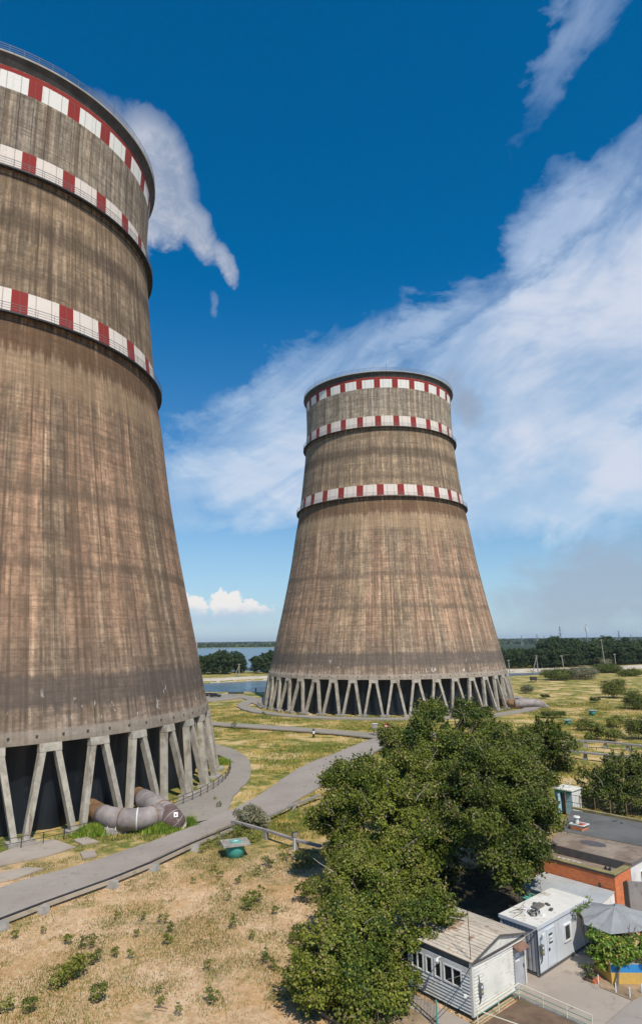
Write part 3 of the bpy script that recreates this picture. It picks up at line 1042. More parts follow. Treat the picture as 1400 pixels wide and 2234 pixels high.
P = [G(1080, 1530, 1.2), G(1106, 1534, 1.2), G(1128, 1535, 1.2), G(1158, 1533, 1.2), G(1178, 1537, 0.6), G(1192, 1548, -1.2)]
t = thing('water_pipe', 'pale lagged pipe lying at the right foot of the far central tower', 'pipe', (P[2].x, P[2].y, 0))
line = bend([tuple(p) for p in P], 7)
MB().tube(line[12:], 1.25, 24).build('pipe_run', MAT['pipe'], t, True)
MB().tube(line[:13], 1.15, 24).build('rusty_inlet', MAT['pipe_rust'], t, True)
for k in (15, 19, 23, 27, 31):
    d = (line[k + 1] - line[k - 1]).normalized() * 0.07
    MB().tube([line[k] - d, line[k] + d], 1.31, 24).build('strap', MAT['beamtop'], t, True)

# ------------------------------------------------------------------ trestle beams: concrete pieces on blocks
def beam_line(name, label, cat, pts, w, hh, z0, post_px, group, gap=6.0, postw=0.45, pipe=False):
    P_ = [Vector((p.x, p.y, 0)) for p in pts]
    t_ = thing(name, label, cat, tuple(P_[0]), group)
    for a, b in zip(P_[:-1], P_[1:]):
        d = (b - a); L = d.length; n_ = max(1, round(L / gap)); d.normalize()
        s_ = Vector((-d.y, d.x, 0))
        for i in range(n_):
            p0 = a + d * (L * i / n_ + 0.02); l_ = L / n_ - 0.04
            jz = random.uniform(-0.02, 0.02)
            MB().box(p0 - s_ * w / 2 + Vector((0, 0, z0 + jz)), d * l_, s_ * w, Vector((0, 0, hh))).build('beam', MAT['curb'] if pipe else MAT['beamtop'], t_)
            if pipe:
                MB().tube([p0 + Vector((0, 0, z0 + hh + 0.07)), p0 + d * l_ + Vector((0, 0, z0 + hh + 0.07))], 0.085, 7).build('pipe_length', MAT['steel'], t_)
            zt_ = z0 + hh - 0.03 if pipe else z0 - 0.005
            q0 = p0 - s_ * (0.35 if pipe else 0.0)
            MB().hexa([q0 - d * 0.55 - s_ * postw * 1.1 + Vector((0, 0, -0.4)), q0 + d * 0.25 - s_ * postw * 1.1 + Vector((0, 0, -0.4)), q0 + d * 0.25 + s_ * postw + Vector((0, 0, -0.4)), q0 - d * 0.55 + s_ * postw + Vector((0, 0, -0.4)),
                       q0 - d * 0.22 - s_ * postw * 0.8 + Vector((0, 0, zt_)), q0 + d * 0.22 - s_ * postw * 0.8 + Vector((0, 0, zt_)), q0 + d * 0.22 + s_ * postw * 0.8 + Vector((0, 0, zt_)), q0 - d * 0.22 + s_ * postw * 0.8 + Vector((0, 0, zt_))]).build('support_block', MAT['block'], t_)
    return t_


MAT['curb'] = simple('pale_curb', (0.46, 0.38, 0.29), 0.9, 0.2, 0.8, (0.20, 0.17, 0.09), 0.6, 0.8, bump=0.4)
grp = 'low pipe trestles along roads and field'
beam_line('pipe_trestle', 'long low concrete channel on blocks beside the near road edge', 'trestle',
          [G(-160, 2080), G(0, 2020), G(90, 1985), G(240, 1930), G(330, 1893), G(420, 1850), G(510, 1812)], 0.30, 0.30, 0.10, None, grp, 6.0, 0.5, True)
beam_line('pipe_trestle', 'short low concrete channel branching from the road to the tree', 'trestle',
          [G(512, 1806), G(580, 1826), G(645, 1848), G(700, 1862)], 0.34, 0.22, 0.55, None, grp, 4.0, 0.2)
beam_line('pipe_trestle', 'low concrete channel behind the leaning bush beside the road bend', 'trestle',
          [G(585, 1790), G(640, 1764), G(700, 1742)], 0.34, 0.22, 0.35, None, grp, 4.0, 0.2)
beam_line('pipe_trestle', 'farther pale rail-like trestle crossing the sand at right', 'trestle',
          [G(1235, 1625), G(1320, 1630), G(1420, 1641), G(1560, 1655)], 0.7, 0.3, 0.75, None, grp, 3.4, 0.25)
beam_line('pipe_trestle', 'nearer grey pipe trestle behind the big bushes at right', 'trestle',
          [G(1235, 1651), G(1320, 1660), G(1420, 1672), G(1560, 1690)], 0.9, 0.25, 0.85, None, grp, 4.0, 0.2)

# ------------------------------------------------------------------ green vent hatches
MAT['teal'] = simple('teal_paint', (0.06, 0.33, 0.28), 0.6, 0.2, 1.5, (0.2, 0.24, 0.18), 0.4, 2.0)
MAT['teal_l'] = simple('teal_lid_paint', (0.13, 0.40, 0.33), 0.6, 0.2, 1.5, (0.3, 0.3, 0.2), 0.3, 2.0)


def hatch(g, s, rz, label):
    t_ = thing('vent_hatch', label, 'hatch', (0, 0, 0), 'teal vent hatches in the grass')
    MB().lathe([(0.0, -0.3), (0.85, -0.3), (0.85, 0.75), (0.8, 0.85), (0.0, 0.85)], 24).build('barrel', MAT['teal'], t_, True)
    MB().cube((0, 0, 0.93), 2.5, 2.1, 0.14).build('slab', MAT['block'], t_)
    MB().cube((0.05, 0, 1.03), 0.95, 0.95, 0.06).build('lid', MAT['teal_l'], t_)
    MB().cube((0.05, 0, 1.08), 0.36, 0.07, 0.05).build('handle', MAT['white'], t_)
    for k in (-1, 1):
        MB().cube((1.0 * k, 0.55, 1.02), 0.16, 0.16, 0.05).build('lug', MAT['pipe_rust'], t_)
    t_.location = g
    t_.rotation_euler.z = rz
    t_.scale = (s, s, s)
    return t_


hatch(G(513, 1862), 1.05, R(18), 'teal barrel hatch under a square concrete slab beside the road beam')
hatch(G(1291, 1557), 0.95, R(5), 'small teal hatch in yellow grass, upper one of the far pair at right')
hatch(G(1238, 1578), 0.85, R(8), 'small teal hatch with a pale slab in grass right of the round dark tree')

# small box on a pole by the branch trestle
g = G(643, 1872)
t = thing('sign_post', 'grey floodlight-like box sign on a thin white post beside the tree', 'sign', tuple(g))
MB().cube((g.x, g.y, 0.9), 0.09, 0.09, 1.9).build('post', MAT['white'], t)
bx = MB().cube((g.x, g.y, 2.05), 0.55, 0.18, 0.5, R(25)).build('box', MAT['steel'], t)
MB().cube((g.x + 0.05, g.y - 0.11, 2.05), 0.44, 0.02, 0.4, R(25)).build('face_plate', MAT['beamtop'], bx)

g = G(843, 1602)
t = thing('road_sign', 'tiny round red and white road sign where the roads meet', 'road sign', tuple(g))
MAT['red'] = simple('red_paint', (0.5, 0.03, 0.03), 0.5, 0.1)
MB().tube([(g.x, g.y, -0.3), (g.x, g.y, 2.1)], 0.06, 6).build('post', MAT['white'], t)
dsc = MB().tube([(g.x, g.y - 0.05, 1.75), (g.x, g.y - 0.09, 1.75)], 0.5, 20).build('disc', MAT['red'], t)
MB().cube((g.x, g.y - 0.11, 1.75), 0.62, 0.02, 0.2).build('bar', MAT['white'], dsc)
g = G(818, 1604)
t = thing('control_box', 'grey control box on a post in the verge left of the red sign', 'control box', tuple(g))
MB().tube([(g.x, g.y, -0.3), (g.x, g.y, 1.5)], 0.12, 6).build('post', MAT['block'], t)
MB().cube((g.x, g.y, 1.9), 1.0, 0.6, 0.9).build('box', MAT['beamtop'], t)
MB().cube((g.x, g.y, 2.39), 1.2, 0.8, 0.07).build('roof', MAT['white'], t)
g = G(684, 1606)
t = thing('bollard', 'short black and white banded bollard at the edge of the cross road', 'bollard', tuple(g))
MB().tube([(g.x, g.y, -0.2), (g.x, g.y, 0.5)], 0.25, 10).build('lower_band', MAT['steel'], t)
MB().tube([(g.x, g.y, 0.5), (g.x, g.y, 1.1)], 0.25, 10).build('upper_band', MAT['white'], t)
MB().tube([(g.x, g.y, 1.1), (g.x, g.y, 1.5)], [0.25, 0.18], 10).build('cap', MAT['steel'], t)

# ------------------------------------------------------------------ far small things
MAT['black'] = simple('black_paint', (0.02, 0.02, 0.022), 0.35, 0.2)
MAT['glassd'] = simple('dark_glass', (0.02, 0.025, 0.03), 0.12, 0.2)
g = G(470, 1521)
t = thing('parked_car', 'small black car parked on the far yard road left of the central tower', 'car', tuple(g))
c0 = [(-2.1, 0.35), (2.1, 0.35), (2.15, 0.8), (1.2, 0.95), (-1.9, 1.0), (-2.15, 0.8)]
c1 = [(-1.6, 0.96), (1.0, 0.94), (0.35, 1.42), (-1.1, 1.45)]


def extr(prof, y0, y1, o):
    m_ = MB(); n_ = len(prof)
    m_.add([(o.x + x, o.y + y0, o.z + z) for x, z in prof] + [(o.x + x, o.y + y1, o.z + z) for x, z in prof],
           [tuple(range(n_)), tuple(range(2 * n_ - 1, n_ - 1, -1))] + [((i + 1) % n_, i, n_ + i, n_ + (i + 1) % n_) for i in range(n_)])
    return m_


extr(c0, -0.85, 0.85, g).build('body', MAT['black'], t)
cab = extr(c1, -0.72, 0.72, g).build('cabin', MAT['black'], t)
extr([(x * 0.9 - 0.02, z - 0.03) for x, z in c1], -0.735, 0.735, g).build('windows', MAT['glassd'], cab)
for wx in (-1.35, 1.35):
    for wy in (-0.8, 0.8):
        MB().tube([(g.x + wx, g.y + wy - 0.12, 0.33), (g.x + wx, g.y + wy + 0.12, 0.33)], 0.33, 12).build('wheel', MAT['steel'], t)
g = G(452, 1519)
t = thing('trailer', 'dark low trailer parked behind the black car', 'trailer', tuple(g))
MB().cube((g.x, g.y, 0.9), 4.2, 1.9, 0.7).build('body', MAT['steel'], t)
MB().tube([(g.x + 2.1, g.y, 0.6), (g.x + 3.2, g.y, 0.5)], 0.07, 5).build('drawbar', MAT['steel'], t)
for wy in (-0.9, 0.9):
    MB().tube([(g.x, g.y + wy - 0.1, 0.35), (g.x, g.y + wy + 0.1, 0.35)], 0.35, 12).build('wheel', MAT['black'], t)
g = G(515, 1517)
t = thing('pipe_stack', 'dark pipe section lying on two pale trestles by the yard road', 'pipe', tuple(g))
MB().tube([(g.x - 3, g.y, 0.95), (g.x + 3, g.y - 0.4, 0.95)], 0.33, 12).build('pipe_section', MAT['steel'], t)
for k in (-1.8, 1.8):
    MB().cube((g.x + k, g.y - 0.2, 0.28), 0.6, 1.0, 0.75).build('cradle', MAT['block'], t)
g = G(1163, 1486)
t = thing('rusty_tank', 'small dark box-shaped tank standing in the field beyond the central tower', 'tank', tuple(g))
MB().cube((g.x, g.y, 1.2), 2.7, 2.2, 1.6).build('tank_body', MAT['steel'], t)
MB().cube((g.x, g.y, 2.04), 2.9, 2.4, 0.08).build('lid', MAT['pipe_rust'], t)
for kx in (-1.1, 1.1):
    for ky in (-0.9, 0.9):
        MB().cube((g.x + kx, g.y + ky, 0.1), 0.18, 0.18, 0.7).build('leg', MAT['steel'], t)
# mooring post in the canal
g = G(558, 1512, -1.2)
tag(MB().tube([(g.x, g.y, -2.5), (g.x, g.y, 0.9)], 0.25, 8).build('mooring_post', MAT['steel'], origin=tuple(g)), 'single dark post standing in the canal left of the central tower', 'post')

# utility poles
MAT['pole'] = simple('pole_wood', (0.36, 0.33, 0.27), 0.9, 0.2)


def pole(px, py, y, hgt, lean, aframe, label):
    g_ = Pd(px, py, y); g_.z = 0.0
    t_ = thing('utility_pole', label, 'utility pole', tuple(g_), 'utility poles along the canal')
    top = g_ + Vector((lean * hgt, 0, hgt))
    MB().tube([g_ - Vector((0, 0, 1)), top], [0.30, 0.20], 7).build('pole', MAT['pole'], t_)
    if aframe:
        MB().tube([g_ + Vector((-3.0, 0.5, -1)), top - Vector((0, 0, 0.8))], [0.28, 0.2], 7).build('strut', MAT['pole'], t_)
    MB().cube(top + Vector((0, -0.2, -0.5)), 1.6, 0.14, 0.16).build('crossarm', MAT['pole'], t_)
    for k in (-0.7, 0, 0.7):
        MB().tube([top + Vector((k, -0.2, -0.42)), top + Vector((k, -0.2, -0.1))], 0.08, 6).build('insulator', MAT['white'], t_)


pole(522, 1474, 404, 7.0, -0.02, True, 'A-shaped utility pole at the water gap between the towers')
pole(1172, 1460, 420, 9.5, -0.02, True, 'A-shaped utility pole just right of the central tower')
pole(1231, 1471, 374, 10.5, -0.09, False, 'leaning utility pole behind the twin bushes at right')
pole(1319, 1453, 440, 19.0, -0.05, False, 'tallest leaning pole in front of the dark forest')
pole(1344, 1464, 395, 10.5, -0.03, False, 'rightmost utility pole beside the canal')
pole(1111, 1466, 400, 7.5, -0.05, False, 'short pole close to the edge of the central tower')

MAT['lattice'] = simple('lattice_grey', (0.22, 0.24, 0.26), 0.7, 0.1)


def pylon(px, y, hgt, label, arms=3, w=0.14, mat='lattice', ttop=0.25):
    g_ = Pd(px, 1397, y); g_.z = 0
    t_ = thing('power_pylon', label, 'pylon', tuple(g_), 'power pylons on the horizon')
    q = MB()
    bw = hgt * w / 2
    cs = [(-1, -1), (1, -1), (1, 1), (-1, 1)]
    lv = [(0, 1.0), (0.3, 0.62), (0.55, 0.38), (0.75, ttop + 0.05), (1.0, ttop * 0.4)]
    r_ = 0.16 * y / 900
    for i in range(len(lv) - 1):
        (h0, s0), (h1, s1) = lv[i], lv[i + 1]
        for j in range(4):
            a, b = cs[j], cs[(j + 1) % 4]
            A0 = Vector((g_.x + a[0] * bw * s0, g_.y + a[1] * bw * s0, h0 * hgt)); A1 = Vector((g_.x + a[0] * bw * s1, g_.y + a[1] * bw * s1, h1 * hgt))
            B0 = Vector((g_.x + b[0] * bw * s0, g_.y + b[1] * bw * s0, h0 * hgt)); B1 = Vector((g_.x + b[0] * bw * s1, g_.y + b[1] * bw * s1, h1 * hgt))
            q.tube([A0, A1], r_, 4); q.tube([A0, B1], r_ * 0.6, 4); q.tube([B0, A1], r_ * 0.6, 4)
    q.build('lattice_mast', MAT[mat], t_)
    for k in range(arms):
        zz = hgt * (0.72 + 0.11 * k)
        wd = hgt * (0.17 - 0.03 * k)
        MB().tube([(g_.x - wd, g_.y, zz), (g_.x, g_.y, zz + hgt * 0.02), (g_.x + wd, g_.y, zz)], [r_ * 0.5, r_ * 1.2, r_ * 0.5], 4).build('crossarm', MAT[mat], t_)
    return t_


pylon(1222, 1000, 38, 'tall lattice power pylon above the forest, the largest on the horizon')
pylon(1137, 1700, 30, 'small faint pylon nearest the central tower')
pylon(1171, 1500, 31, 'faint pylon second from the central tower')
pylon(1186, 1900, 28, 'smallest faint pylon just left of the tall pylon')
pylon(1350, 1200, 33, 'grey pylon near the right edge above the trees')
pylon(1376, 1500, 27, 'low faint pylon farthest right above the trees')
MAT['stripe'] = simple('pink_white_mast', (0.62, 0.50, 0.48), 0.7, 0.1)
t = pylon(430, 1200, 27, 'pale red and white lattice mast beside the left tower edge', 0, 0.09, 'stripe', 0.5)
# antenna mast with a white drum
g_ = Pd(1280, 1397, 900); g_.z = 0
t = thing('radio_mast', 'mast with a tall white antenna drum rising over the forest', 'mast', tuple(g_))
MB().tube([(g_.x, g_.y, 0), (g_.x, g_.y, 24)], 0.5, 6).build('mast_tube', MAT['lattice'], t)
for k in range(3):
    a = k * 2.09 + 0.5
    MB().cube((g_.x + 1.0 * math.cos(a), g_.y + 1.0 * math.sin(a), 32), 0.9, 0.7, 10 - k * 2).build('antenna_panel', MAT['white'], t)
MB().tube([(g_.x, g_.y, 24), (g_.x, g_.y, 39)], 0.4, 6).build('upper_tube', MAT['lattice'], t)

# ------------------------------------------------------------------ foliage
def leaves(cent, size, rng, up=0.35, aspect=0.8, nd=None, bias=0.9):
    """leaf-sized quads at the given points -> verts, faces, tint"""
    n = len(cent)
    nrm = rng.normal(size=(n, 3)) * 0.75; nrm[:, 2] += up
    if nd is not None:
        nrm = nrm + nd * bias
    nrm /= np.linalg.norm(nrm, axis=1)[:, None]
    t1 = rng.normal(size=(n, 3)); t1 -= nrm * (t1 * nrm).sum(1)[:, None]
    t1 /= np.linalg.norm(t1, axis=1)[:, None]
    t2 = np.cross(nrm, t1)
    s = (size * rng.uniform(0.6, 1.4, n))[:, None]
    a, b = t1 * s * 0.5, t2 * s * 0.5 * aspect
    v = np.stack([cent - a, cent - a * 0.1 + b, cent + a, cent - a * 0.1 - b], 1).reshape(-1, 3)
    f = np.arange(4 * n).reshape(-1, 4)
    return v, f, rng.uniform(0, 1, n)


def crown_points(blobs, dens, rng, clump=(0.35, 0.9), per=60, zmin=0.05, thr=0.25):
    """rounded leaf clumps spread over ellipsoids: uneven outline, gaps between clumps -> points, tone, outward direction"""
    out, tv, nv = [], [], []
    for (c, r) in blobs:
        c = np.array(c, float); r = np.array(r if hasattr(r, '__len__') else (r, r, r * 0.9), float)
        c[2] = max(c[2], zmin + 0.6 * r[2])
        k = max(4, int(dens * (r[0] * r[1] + r[0] * r[2] + r[1] * r[2]) / 3))
        d = rng.normal(size=(k, 3)); d /= np.linalg.norm(d, axis=1)[:, None]
        rr = rng.uniform(0.62, 1.0, k)
        for dd, r1 in zip(d, rr):
            cs = clump[0] + (clump[1] - clump[0]) * rng.uniform() ** 1.4
            q = c + dd * r1 * np.maximum(r - 0.6 * cs, r * 0.35)
            if q[2] <= zmin:
                continue
            n = int(per * (cs / clump[1]) ** 2) + 5
            g = rng.normal(size=(n, 3)); g /= np.linalg.norm(g, axis=1)[:, None]
            g[:, 2] = np.where(g[:, 2] < -0.35, -g[:, 2], g[:, 2])
            w_ = (rng.uniform(0.55, 1.0, n) + (rng.uniform(0, 1, n) > 0.78) * rng.uniform(0, 0.6, n))[:, None]
            st = dd * rng.uniform(0.0, 0.5)
            out.append(q + (g * w_ * cs) * np.array([1, 1, rng.uniform(0.6, 1.0)]) + st * cs * rng.uniform(0, 1, n)[:, None] ** 2)
            nv.append(g * 0.8 + dd * 0.35)
            tone = rng.uniform(-0.25, 0.25)
            tv.append(np.full(n, tone))
            if per > 200:
                # upright leafy shoots breaking the outline
                for _s in range(rng.integers(1, 4)):
                    sd_ = dd * 0.7 + np.array([0, 0, 0.8]) + rng.normal(size=3) * 0.35
                    sd_ /= np.linalg.norm(sd_)
                    L_ = rng.uniform(0.5, 1.15)
                    m_ = int(14 + 16 * L_)
                    tt_ = rng.uniform(0, 1, m_)
                    out.append(q + dd * cs * 0.6 + sd_ * (tt_ * L_)[:, None] + rng.normal(size=(m_, 3)) * (0.13 * (1.15 - tt_))[:, None])
                    nv.append(np.repeat(sd_[None], m_, 0) * 0.2)
                    tv.append(np.full(m_, tone + 0.15))
    P_ = np.concatenate(out); T_ = np.concatenate(tv); N_ = np.concatenate(nv)
    ok = P_[:, 2] > zmin
    return P_[ok], T_[ok], N_[ok]


def limb(mb, a, b, r0, r1, rg, n=5):
    pts = []
    for i in range(n + 1):
        t_ = i / n
        p = Vector(a).lerp(Vector(b), t_)
        k = math.sin(t_ * math.pi) * (Vector(b) - Vector(a)).length * 0.07
        p += Vector((rg.uniform(-k, k), rg.uniform(-k, k), rg.uniform(0, k)))
        pts.append(p)
    mb.tube(pts, [r0 + (r1 - r0) * i / n for i in range(n + 1)], 6)


def big_tree(name, label, cat, base, blobs, mat, seed, dens=5, leaf=0.2, per=60, clump=(0.35, 0.9), tr=0.28, group=None, twigs=0):
    rng = np.random.default_rng(seed); rg = random.Random(seed)
    base = Vector(base)
    t_ = thing(name, label, cat, tuple(base), group)
    P_, T_, N_ = crown_points(blobs, dens, rng, clump, per)
    v, f, tt = leaves(P_, leaf, rng, nd=N_)
    tt = np.clip(tt + T_, 0, 1)
    me = np_mesh('crown', v - np.array(base), f, mat, tt)
    link('crown', me, t_)
    top = sum((Vector(b[0]) for b in blobs), Vector()) / len(blobs)
    fork = base.lerp(top, 0.45); fork.z = max(fork.z * 0.8, 1.0)
    m_ = MB(); limb(m_, base - Vector((0, 0, 0.4)), fork, tr * 1.25, tr * 0.8, rg, 4)
    trunk = m_.build('trunk', MAT['bark'], t_)
    m_ = MB()
    for (c, r) in blobs:
        limb(m_, fork, c, tr * 0.55, tr * 0.12, rg)
        for k in range(5):
            rad_ = r[0] if hasattr(r, '__len__') else r
            e = Vector(c) + Vector((rg.gauss(0, 1), rg.gauss(0, 1), rg.gauss(0.3, 1))).normalized() * rad_ * 0.95
            limb(m_, Vector(c).lerp(fork, 0.25), e, tr * 0.16, 0.02, rg, 4)
    m_.build('branches', MAT['bark'], trunk)
    if twigs:
        m_ = MB()
        for _k in range(twigs):
            (c, r) = blobs[rg.randrange(len(blobs))]
            rad_ = r[0] if hasattr(r, '__len__') else r
            d = Vector((rg.gauss(0, 1), -abs(rg.gauss(0.8, 0.5)), rg.gauss(0.1, 0.6))).normalized()
            a = Vector(c) + d * rad_ * 0.75
            e = a + (d + Vector((rg.uniform(-.6, .6), 0, rg.uniform(-0.2, .9)))) * rg.uniform(0.5, 1.4)
            limb(m_, a, e, 0.035, 0.012, rg, 3)
        m_.build('dead_twigs', MAT['deadwood'], trunk)['kind'] = 'stuff'
    return t_


def B(px, py, y, rpx, fz=0.9, fy=1.0):
    c = Pd(px, py, y)
    r = rpx * y / F * 1.03
    return (tuple(c), (r, r * fy, r * fz))


big_tree('poplar_tree', 'leafy tree at the bottom, its crown touching the clapboard shed', 'tree', (1.5, 42.5, 0),
         [B(700, 2190, 41, 72), B(770, 2070, 43.5, 95), B(850, 2150, 42.5, 62), B(925, 2000, 43.5, 55), B(960, 1990, 43, 34), B(905, 2060, 42.5, 26), B(785, 1965, 47.5, 88), B(740, 2250, 40.5, 95), B(850, 2230, 40, 40),
          B(690, 2110, 43, 45), B(870, 2060, 45, 55), B(800, 2200, 41, 60)], MAT['leaf_m'], 21, dens=8, leaf=0.145, per=900, clump=(0.35, 1.05), group='big leafy trees', twigs=20)
big_tree('poplar_tree', 'olive tinted tree, middle left one of the big clump, over the road corner', 'tree', (3.2, 56, 0),
         [B(760, 1715, 61, 52), B(845, 1790, 57, 92), B(740, 1830, 57, 48), B(695, 1795, 59, 30), B(915, 1840, 55, 66), B(860, 1895, 53, 72), B(790, 1885, 54, 62), B(800, 1690, 64, 42),
          B(880, 1720, 60, 80), B(735, 1775, 58, 46)],
         MAT['leaf_a'], 22, dens=4.4, leaf=0.17, per=1250, clump=(0.4, 1.35), group='big leafy trees', twigs=30)
big_tree('poplar_tree', 'dark green tree leaning over the container cabin, right of the clump', 'tree', (12.8, 57.5, 0),
         [B(1090, 1700, 60, 88), B(1155, 1780, 55, 62), B(1070, 1800, 53.5, 78), B(1150, 1860, 51, 46), B(1178, 1712, 61, 30), B(1122, 1918, 49.5, 34), B(1030, 1730, 60, 66), B(1188, 1790, 55, 26),
          B(1005, 1800, 55, 40), B(1090, 1865, 51, 34), B(1110, 1640, 66, 50)],
         MAT['leaf_b'], 23, dens=4.6, leaf=0.17, per=1250, clump=(0.4, 1.3), group='big leafy trees', twigs=26)
big_tree('poplar_tree', 'loose topped tree at the back of the clump, below the central tower', 'tree', (11, 79, 0),
         [B(880, 1630, 82, 52), B(950, 1610, 82, 75), B(1040, 1620, 81, 75), B(1110, 1640, 79, 62), B(938, 1548, 84, 24, 1.2), B(1015, 1552, 84, 30, 1.1), B(1050, 1560, 84, 18), B(980, 1700, 74, 95), B(890, 1690, 72, 55),
          B(1080, 1700, 74, 60), B(860, 1610, 83, 22)],
         MAT['leaf_m'], 24, dens=2.8, leaf=0.21, per=1000, clump=(0.5, 1.5), tr=0.3, group='big leafy trees', twigs=26)
big_tree('round_tree', 'round dark tree standing right behind the big clump, by the sandy strip', 'tree', (36, 106.5, 0),
         [B(1180, 1625, 106, 50), B(1215, 1635, 105, 40), B(1190, 1592, 107, 30), B(1165, 1660, 104, 30), B(1225, 1655, 104, 25)], MAT['leaf_b'], 25, dens=3.0, leaf=0.27, per=520, clump=(0.5, 1.4))
big_tree('large_bush', 'wide olive bush above the flat roof at the right edge', 'bush', (31.5, 82.5, 0),
         [B(1300, 1715, 83, 42), B(1350, 1700, 84, 50), B(1395, 1690, 85, 45), B(1330, 1740, 80, 45), B(1385, 1740, 80, 42), B(1270, 1735, 81, 22), B(1345, 1668, 86, 22), B(1440, 1700, 84, 55)], MAT['leaf_b'], 26,
         dens=4.5, leaf=0.21, per=300, clump=(0.35, 1.1), tr=0.12, twigs=25)
big_tree('roadside_bush', 'grey green bush leaning over the bend of the road', 'bush', tuple(G(548, 1808)),
         [B(540, 1785, 77, 26, 1.0), B(560, 1795, 76.5, 24), B(575, 1805, 76, 15), B(530, 1800, 76, 16), B(545, 1768, 78, 12)], MAT['leaf_s'], 27, dens=14, leaf=0.16, per=130, clump=(0.25, 0.6), tr=0.06)
big_tree('roadside_bush', 'green weeds and sapling crowding the beam beside the teal hatch', 'bush', tuple(G(480, 1848)),
         [B(460, 1838, 69, 14, 0.6), B(485, 1832, 71, 20, 0.6), B(515, 1820, 73, 24, 0.5), B(445, 1850, 68, 12, 0.5), B(550, 1835, 71, 22, 0.4)], MAT['leaf_g'], 28, dens=13, leaf=0.15, per=40, clump=(0.2, 0.5), tr=0.04)
for (px, py, y, rp, lb, sd) in ((625, 1868, 66, 20, 'low green bush left of the box sign post', 31), (660, 1890, 64, 20, 'low dark bush under the big tree, below the box sign post', 32),
                                (580, 1895, 64, 10, 'small weed patch below the branch trestle', 33)):
    big_tree('low_bush', lb, 'bush', tuple(G(px, py + rp * 0.5)), [B(px, py, y, rp, 0.7), B(px + rp, py + rp * 0.3, y - 0.5, rp * 0.6, 0.7)], MAT['leaf_g'], sd, dens=16, leaf=0.15, per=40, clump=(0.2, 0.5), tr=0.04)

# bushes scattered over the meadow at right: one look each
BU = [(1215, 1482, 26, 21, 'b', 'dark round bush of the pair in the far yellow meadow'), (1262, 1480, 30, 20, 's', 'grey feathery bush of the pair in the far yellow meadow'),
      (1338, 1520, 26, 34, 'b', 'dark bush with a peaked top in the middle right meadow'), (1392, 1545, 32, 38, 'b', 'large dark bush at the right edge of the meadow'),
      (1148, 1511, 12, 16, 's', 'brown grey shrub beyond the foot of the central tower'), (1297, 1530, 10, 8, 'b', 'small low bush alone in the yellow grass'),
      (1195, 1563, 16, 14, 'b', 'dark low shrub beside the ring road end'), (1222, 1562, 10, 11, 'b', 'small shrub next to the ring road end'),
      (1278, 1590, 24, 22, 'g', 'green shrub just right of the lower teal hatch'), (1302, 1610, 14, 32, 'g', 'upright green shrub behind the trestle, second from left'),
      (1342, 1585, 16, 24, 'g', 'small green shrub above the others behind the trestle'), (1340, 1612, 20, 24, 'g', 'round green shrub behind the trestle, centre'),
      (1392, 1608, 28, 42, 'b', 'big dark shrub behind the trestle at the right edge'), (1283, 1612, 8, 14, 'g', 'thin small shrub behind the trestle at left'),
      (1320, 1466, 30, 12, 'b', 'flat wide scrub along the canal, left patch'), (1372, 1474, 22, 14, 'b', 'flat scrub along the canal, right patch'),
      (1320, 1452, 10, 14, 's', 'pale bush at the foot of the tallest pole'), (1188, 1522, 8, 6, 'b', 'tiny dark tuft in the yellow meadow')]
for i, (px, py, rp, hp, mt, lb) in enumerate(BU):
    g = G(px, py); y = g.y
    r = rp * y / F * 1.2; hh = hp * y / F * 1.1
    rng = np.random.default_rng(100 + i)
    bl = []
    for k in range(5):
        a = rng.uniform(-0.6, 0.6)
        bl.append(((g.x + a * r, g.y + rng.uniform(-0.4, 0.4) * r, hh * rng.uniform(0.25, 0.6)), (r * 0.6, r * 0.6, hh * 0.42)))
    bl.append(((g.x, g.y, hh * 0.35), (r * 0.9, r * 0.9, hh * 0.4)))
    bl.append(((g.x, g.y, hh * 0.15), (r * 0.95, r * 0.9, hh * 0.2)))
    lf = max(0.22, y / F * 1.6)
    big_tree('meadow_bush', lb, 'bush', tuple(g), bl, MAT['leaf_' + mt], 200 + i, dens=max(9.0 / max(r, 0.8), 2.6), leaf=lf, per=110, clump=(0.15 * r + 0.1, 0.32 * r + 0.2), tr=0.08, group='bushes of the right meadow')

# forest trees: four shapes, copied
def tree_proto(seed, hgt, r, n):
    rng = np.random.default_rng(seed)
    bl = [((rng.uniform(-.35, .35) * r, rng.uniform(-.35, .35) * r, hgt * rng.uniform(0.35, 0.8)), (r * rng.uniform(0.5, 0.75),) * 2 + (hgt * rng.uniform(0.16, 0.26),)) for k in range(6)]
    bl.append(((0, 0, hgt * 0.55), (r * 0.8, r * 0.8, hgt * 0.4)))
    bl.append(((0, 0, hgt * 0.2), (r * 0.95, r * 0.95, hgt * 0.2)))
    P_, T_, N_ = crown_points(bl, n / (r * r * 3), rng, (0.7, 1.7), 40)
    v, f, tt = leaves(P_, 0.8, rng, nd=N_)
    return np_mesh('crown', v, f, MAT['leaf_c'], np.clip(tt * 0.7 + T_ * 1.3, 0, 1))


TP = [tree_proto(300 + i, 15.5, 7.0, 210) for i in range(5)]
TRUNK = MB().tube([(0, 0, -1), (0.2, 0.1, 5), (0, 0, 10)], [0.45, 0.35, 0.15], 6).mesh('trunk', MAT['bark'])


def forest_tree(x, y, s, k, label, group, name='forest_tree'):
    t_ = thing(name, label, 'tree', (x, y, 0), group)
    rz = random.uniform(0, 6.28)
    link('crown', TP[k % 5], t_, rz=rz)
    link('trunk', TRUNK, t_, rz=rz)
    t_.scale = (s * random.uniform(0.9, 1.15), s * random.uniform(0.9, 1.15), s)
    return t_


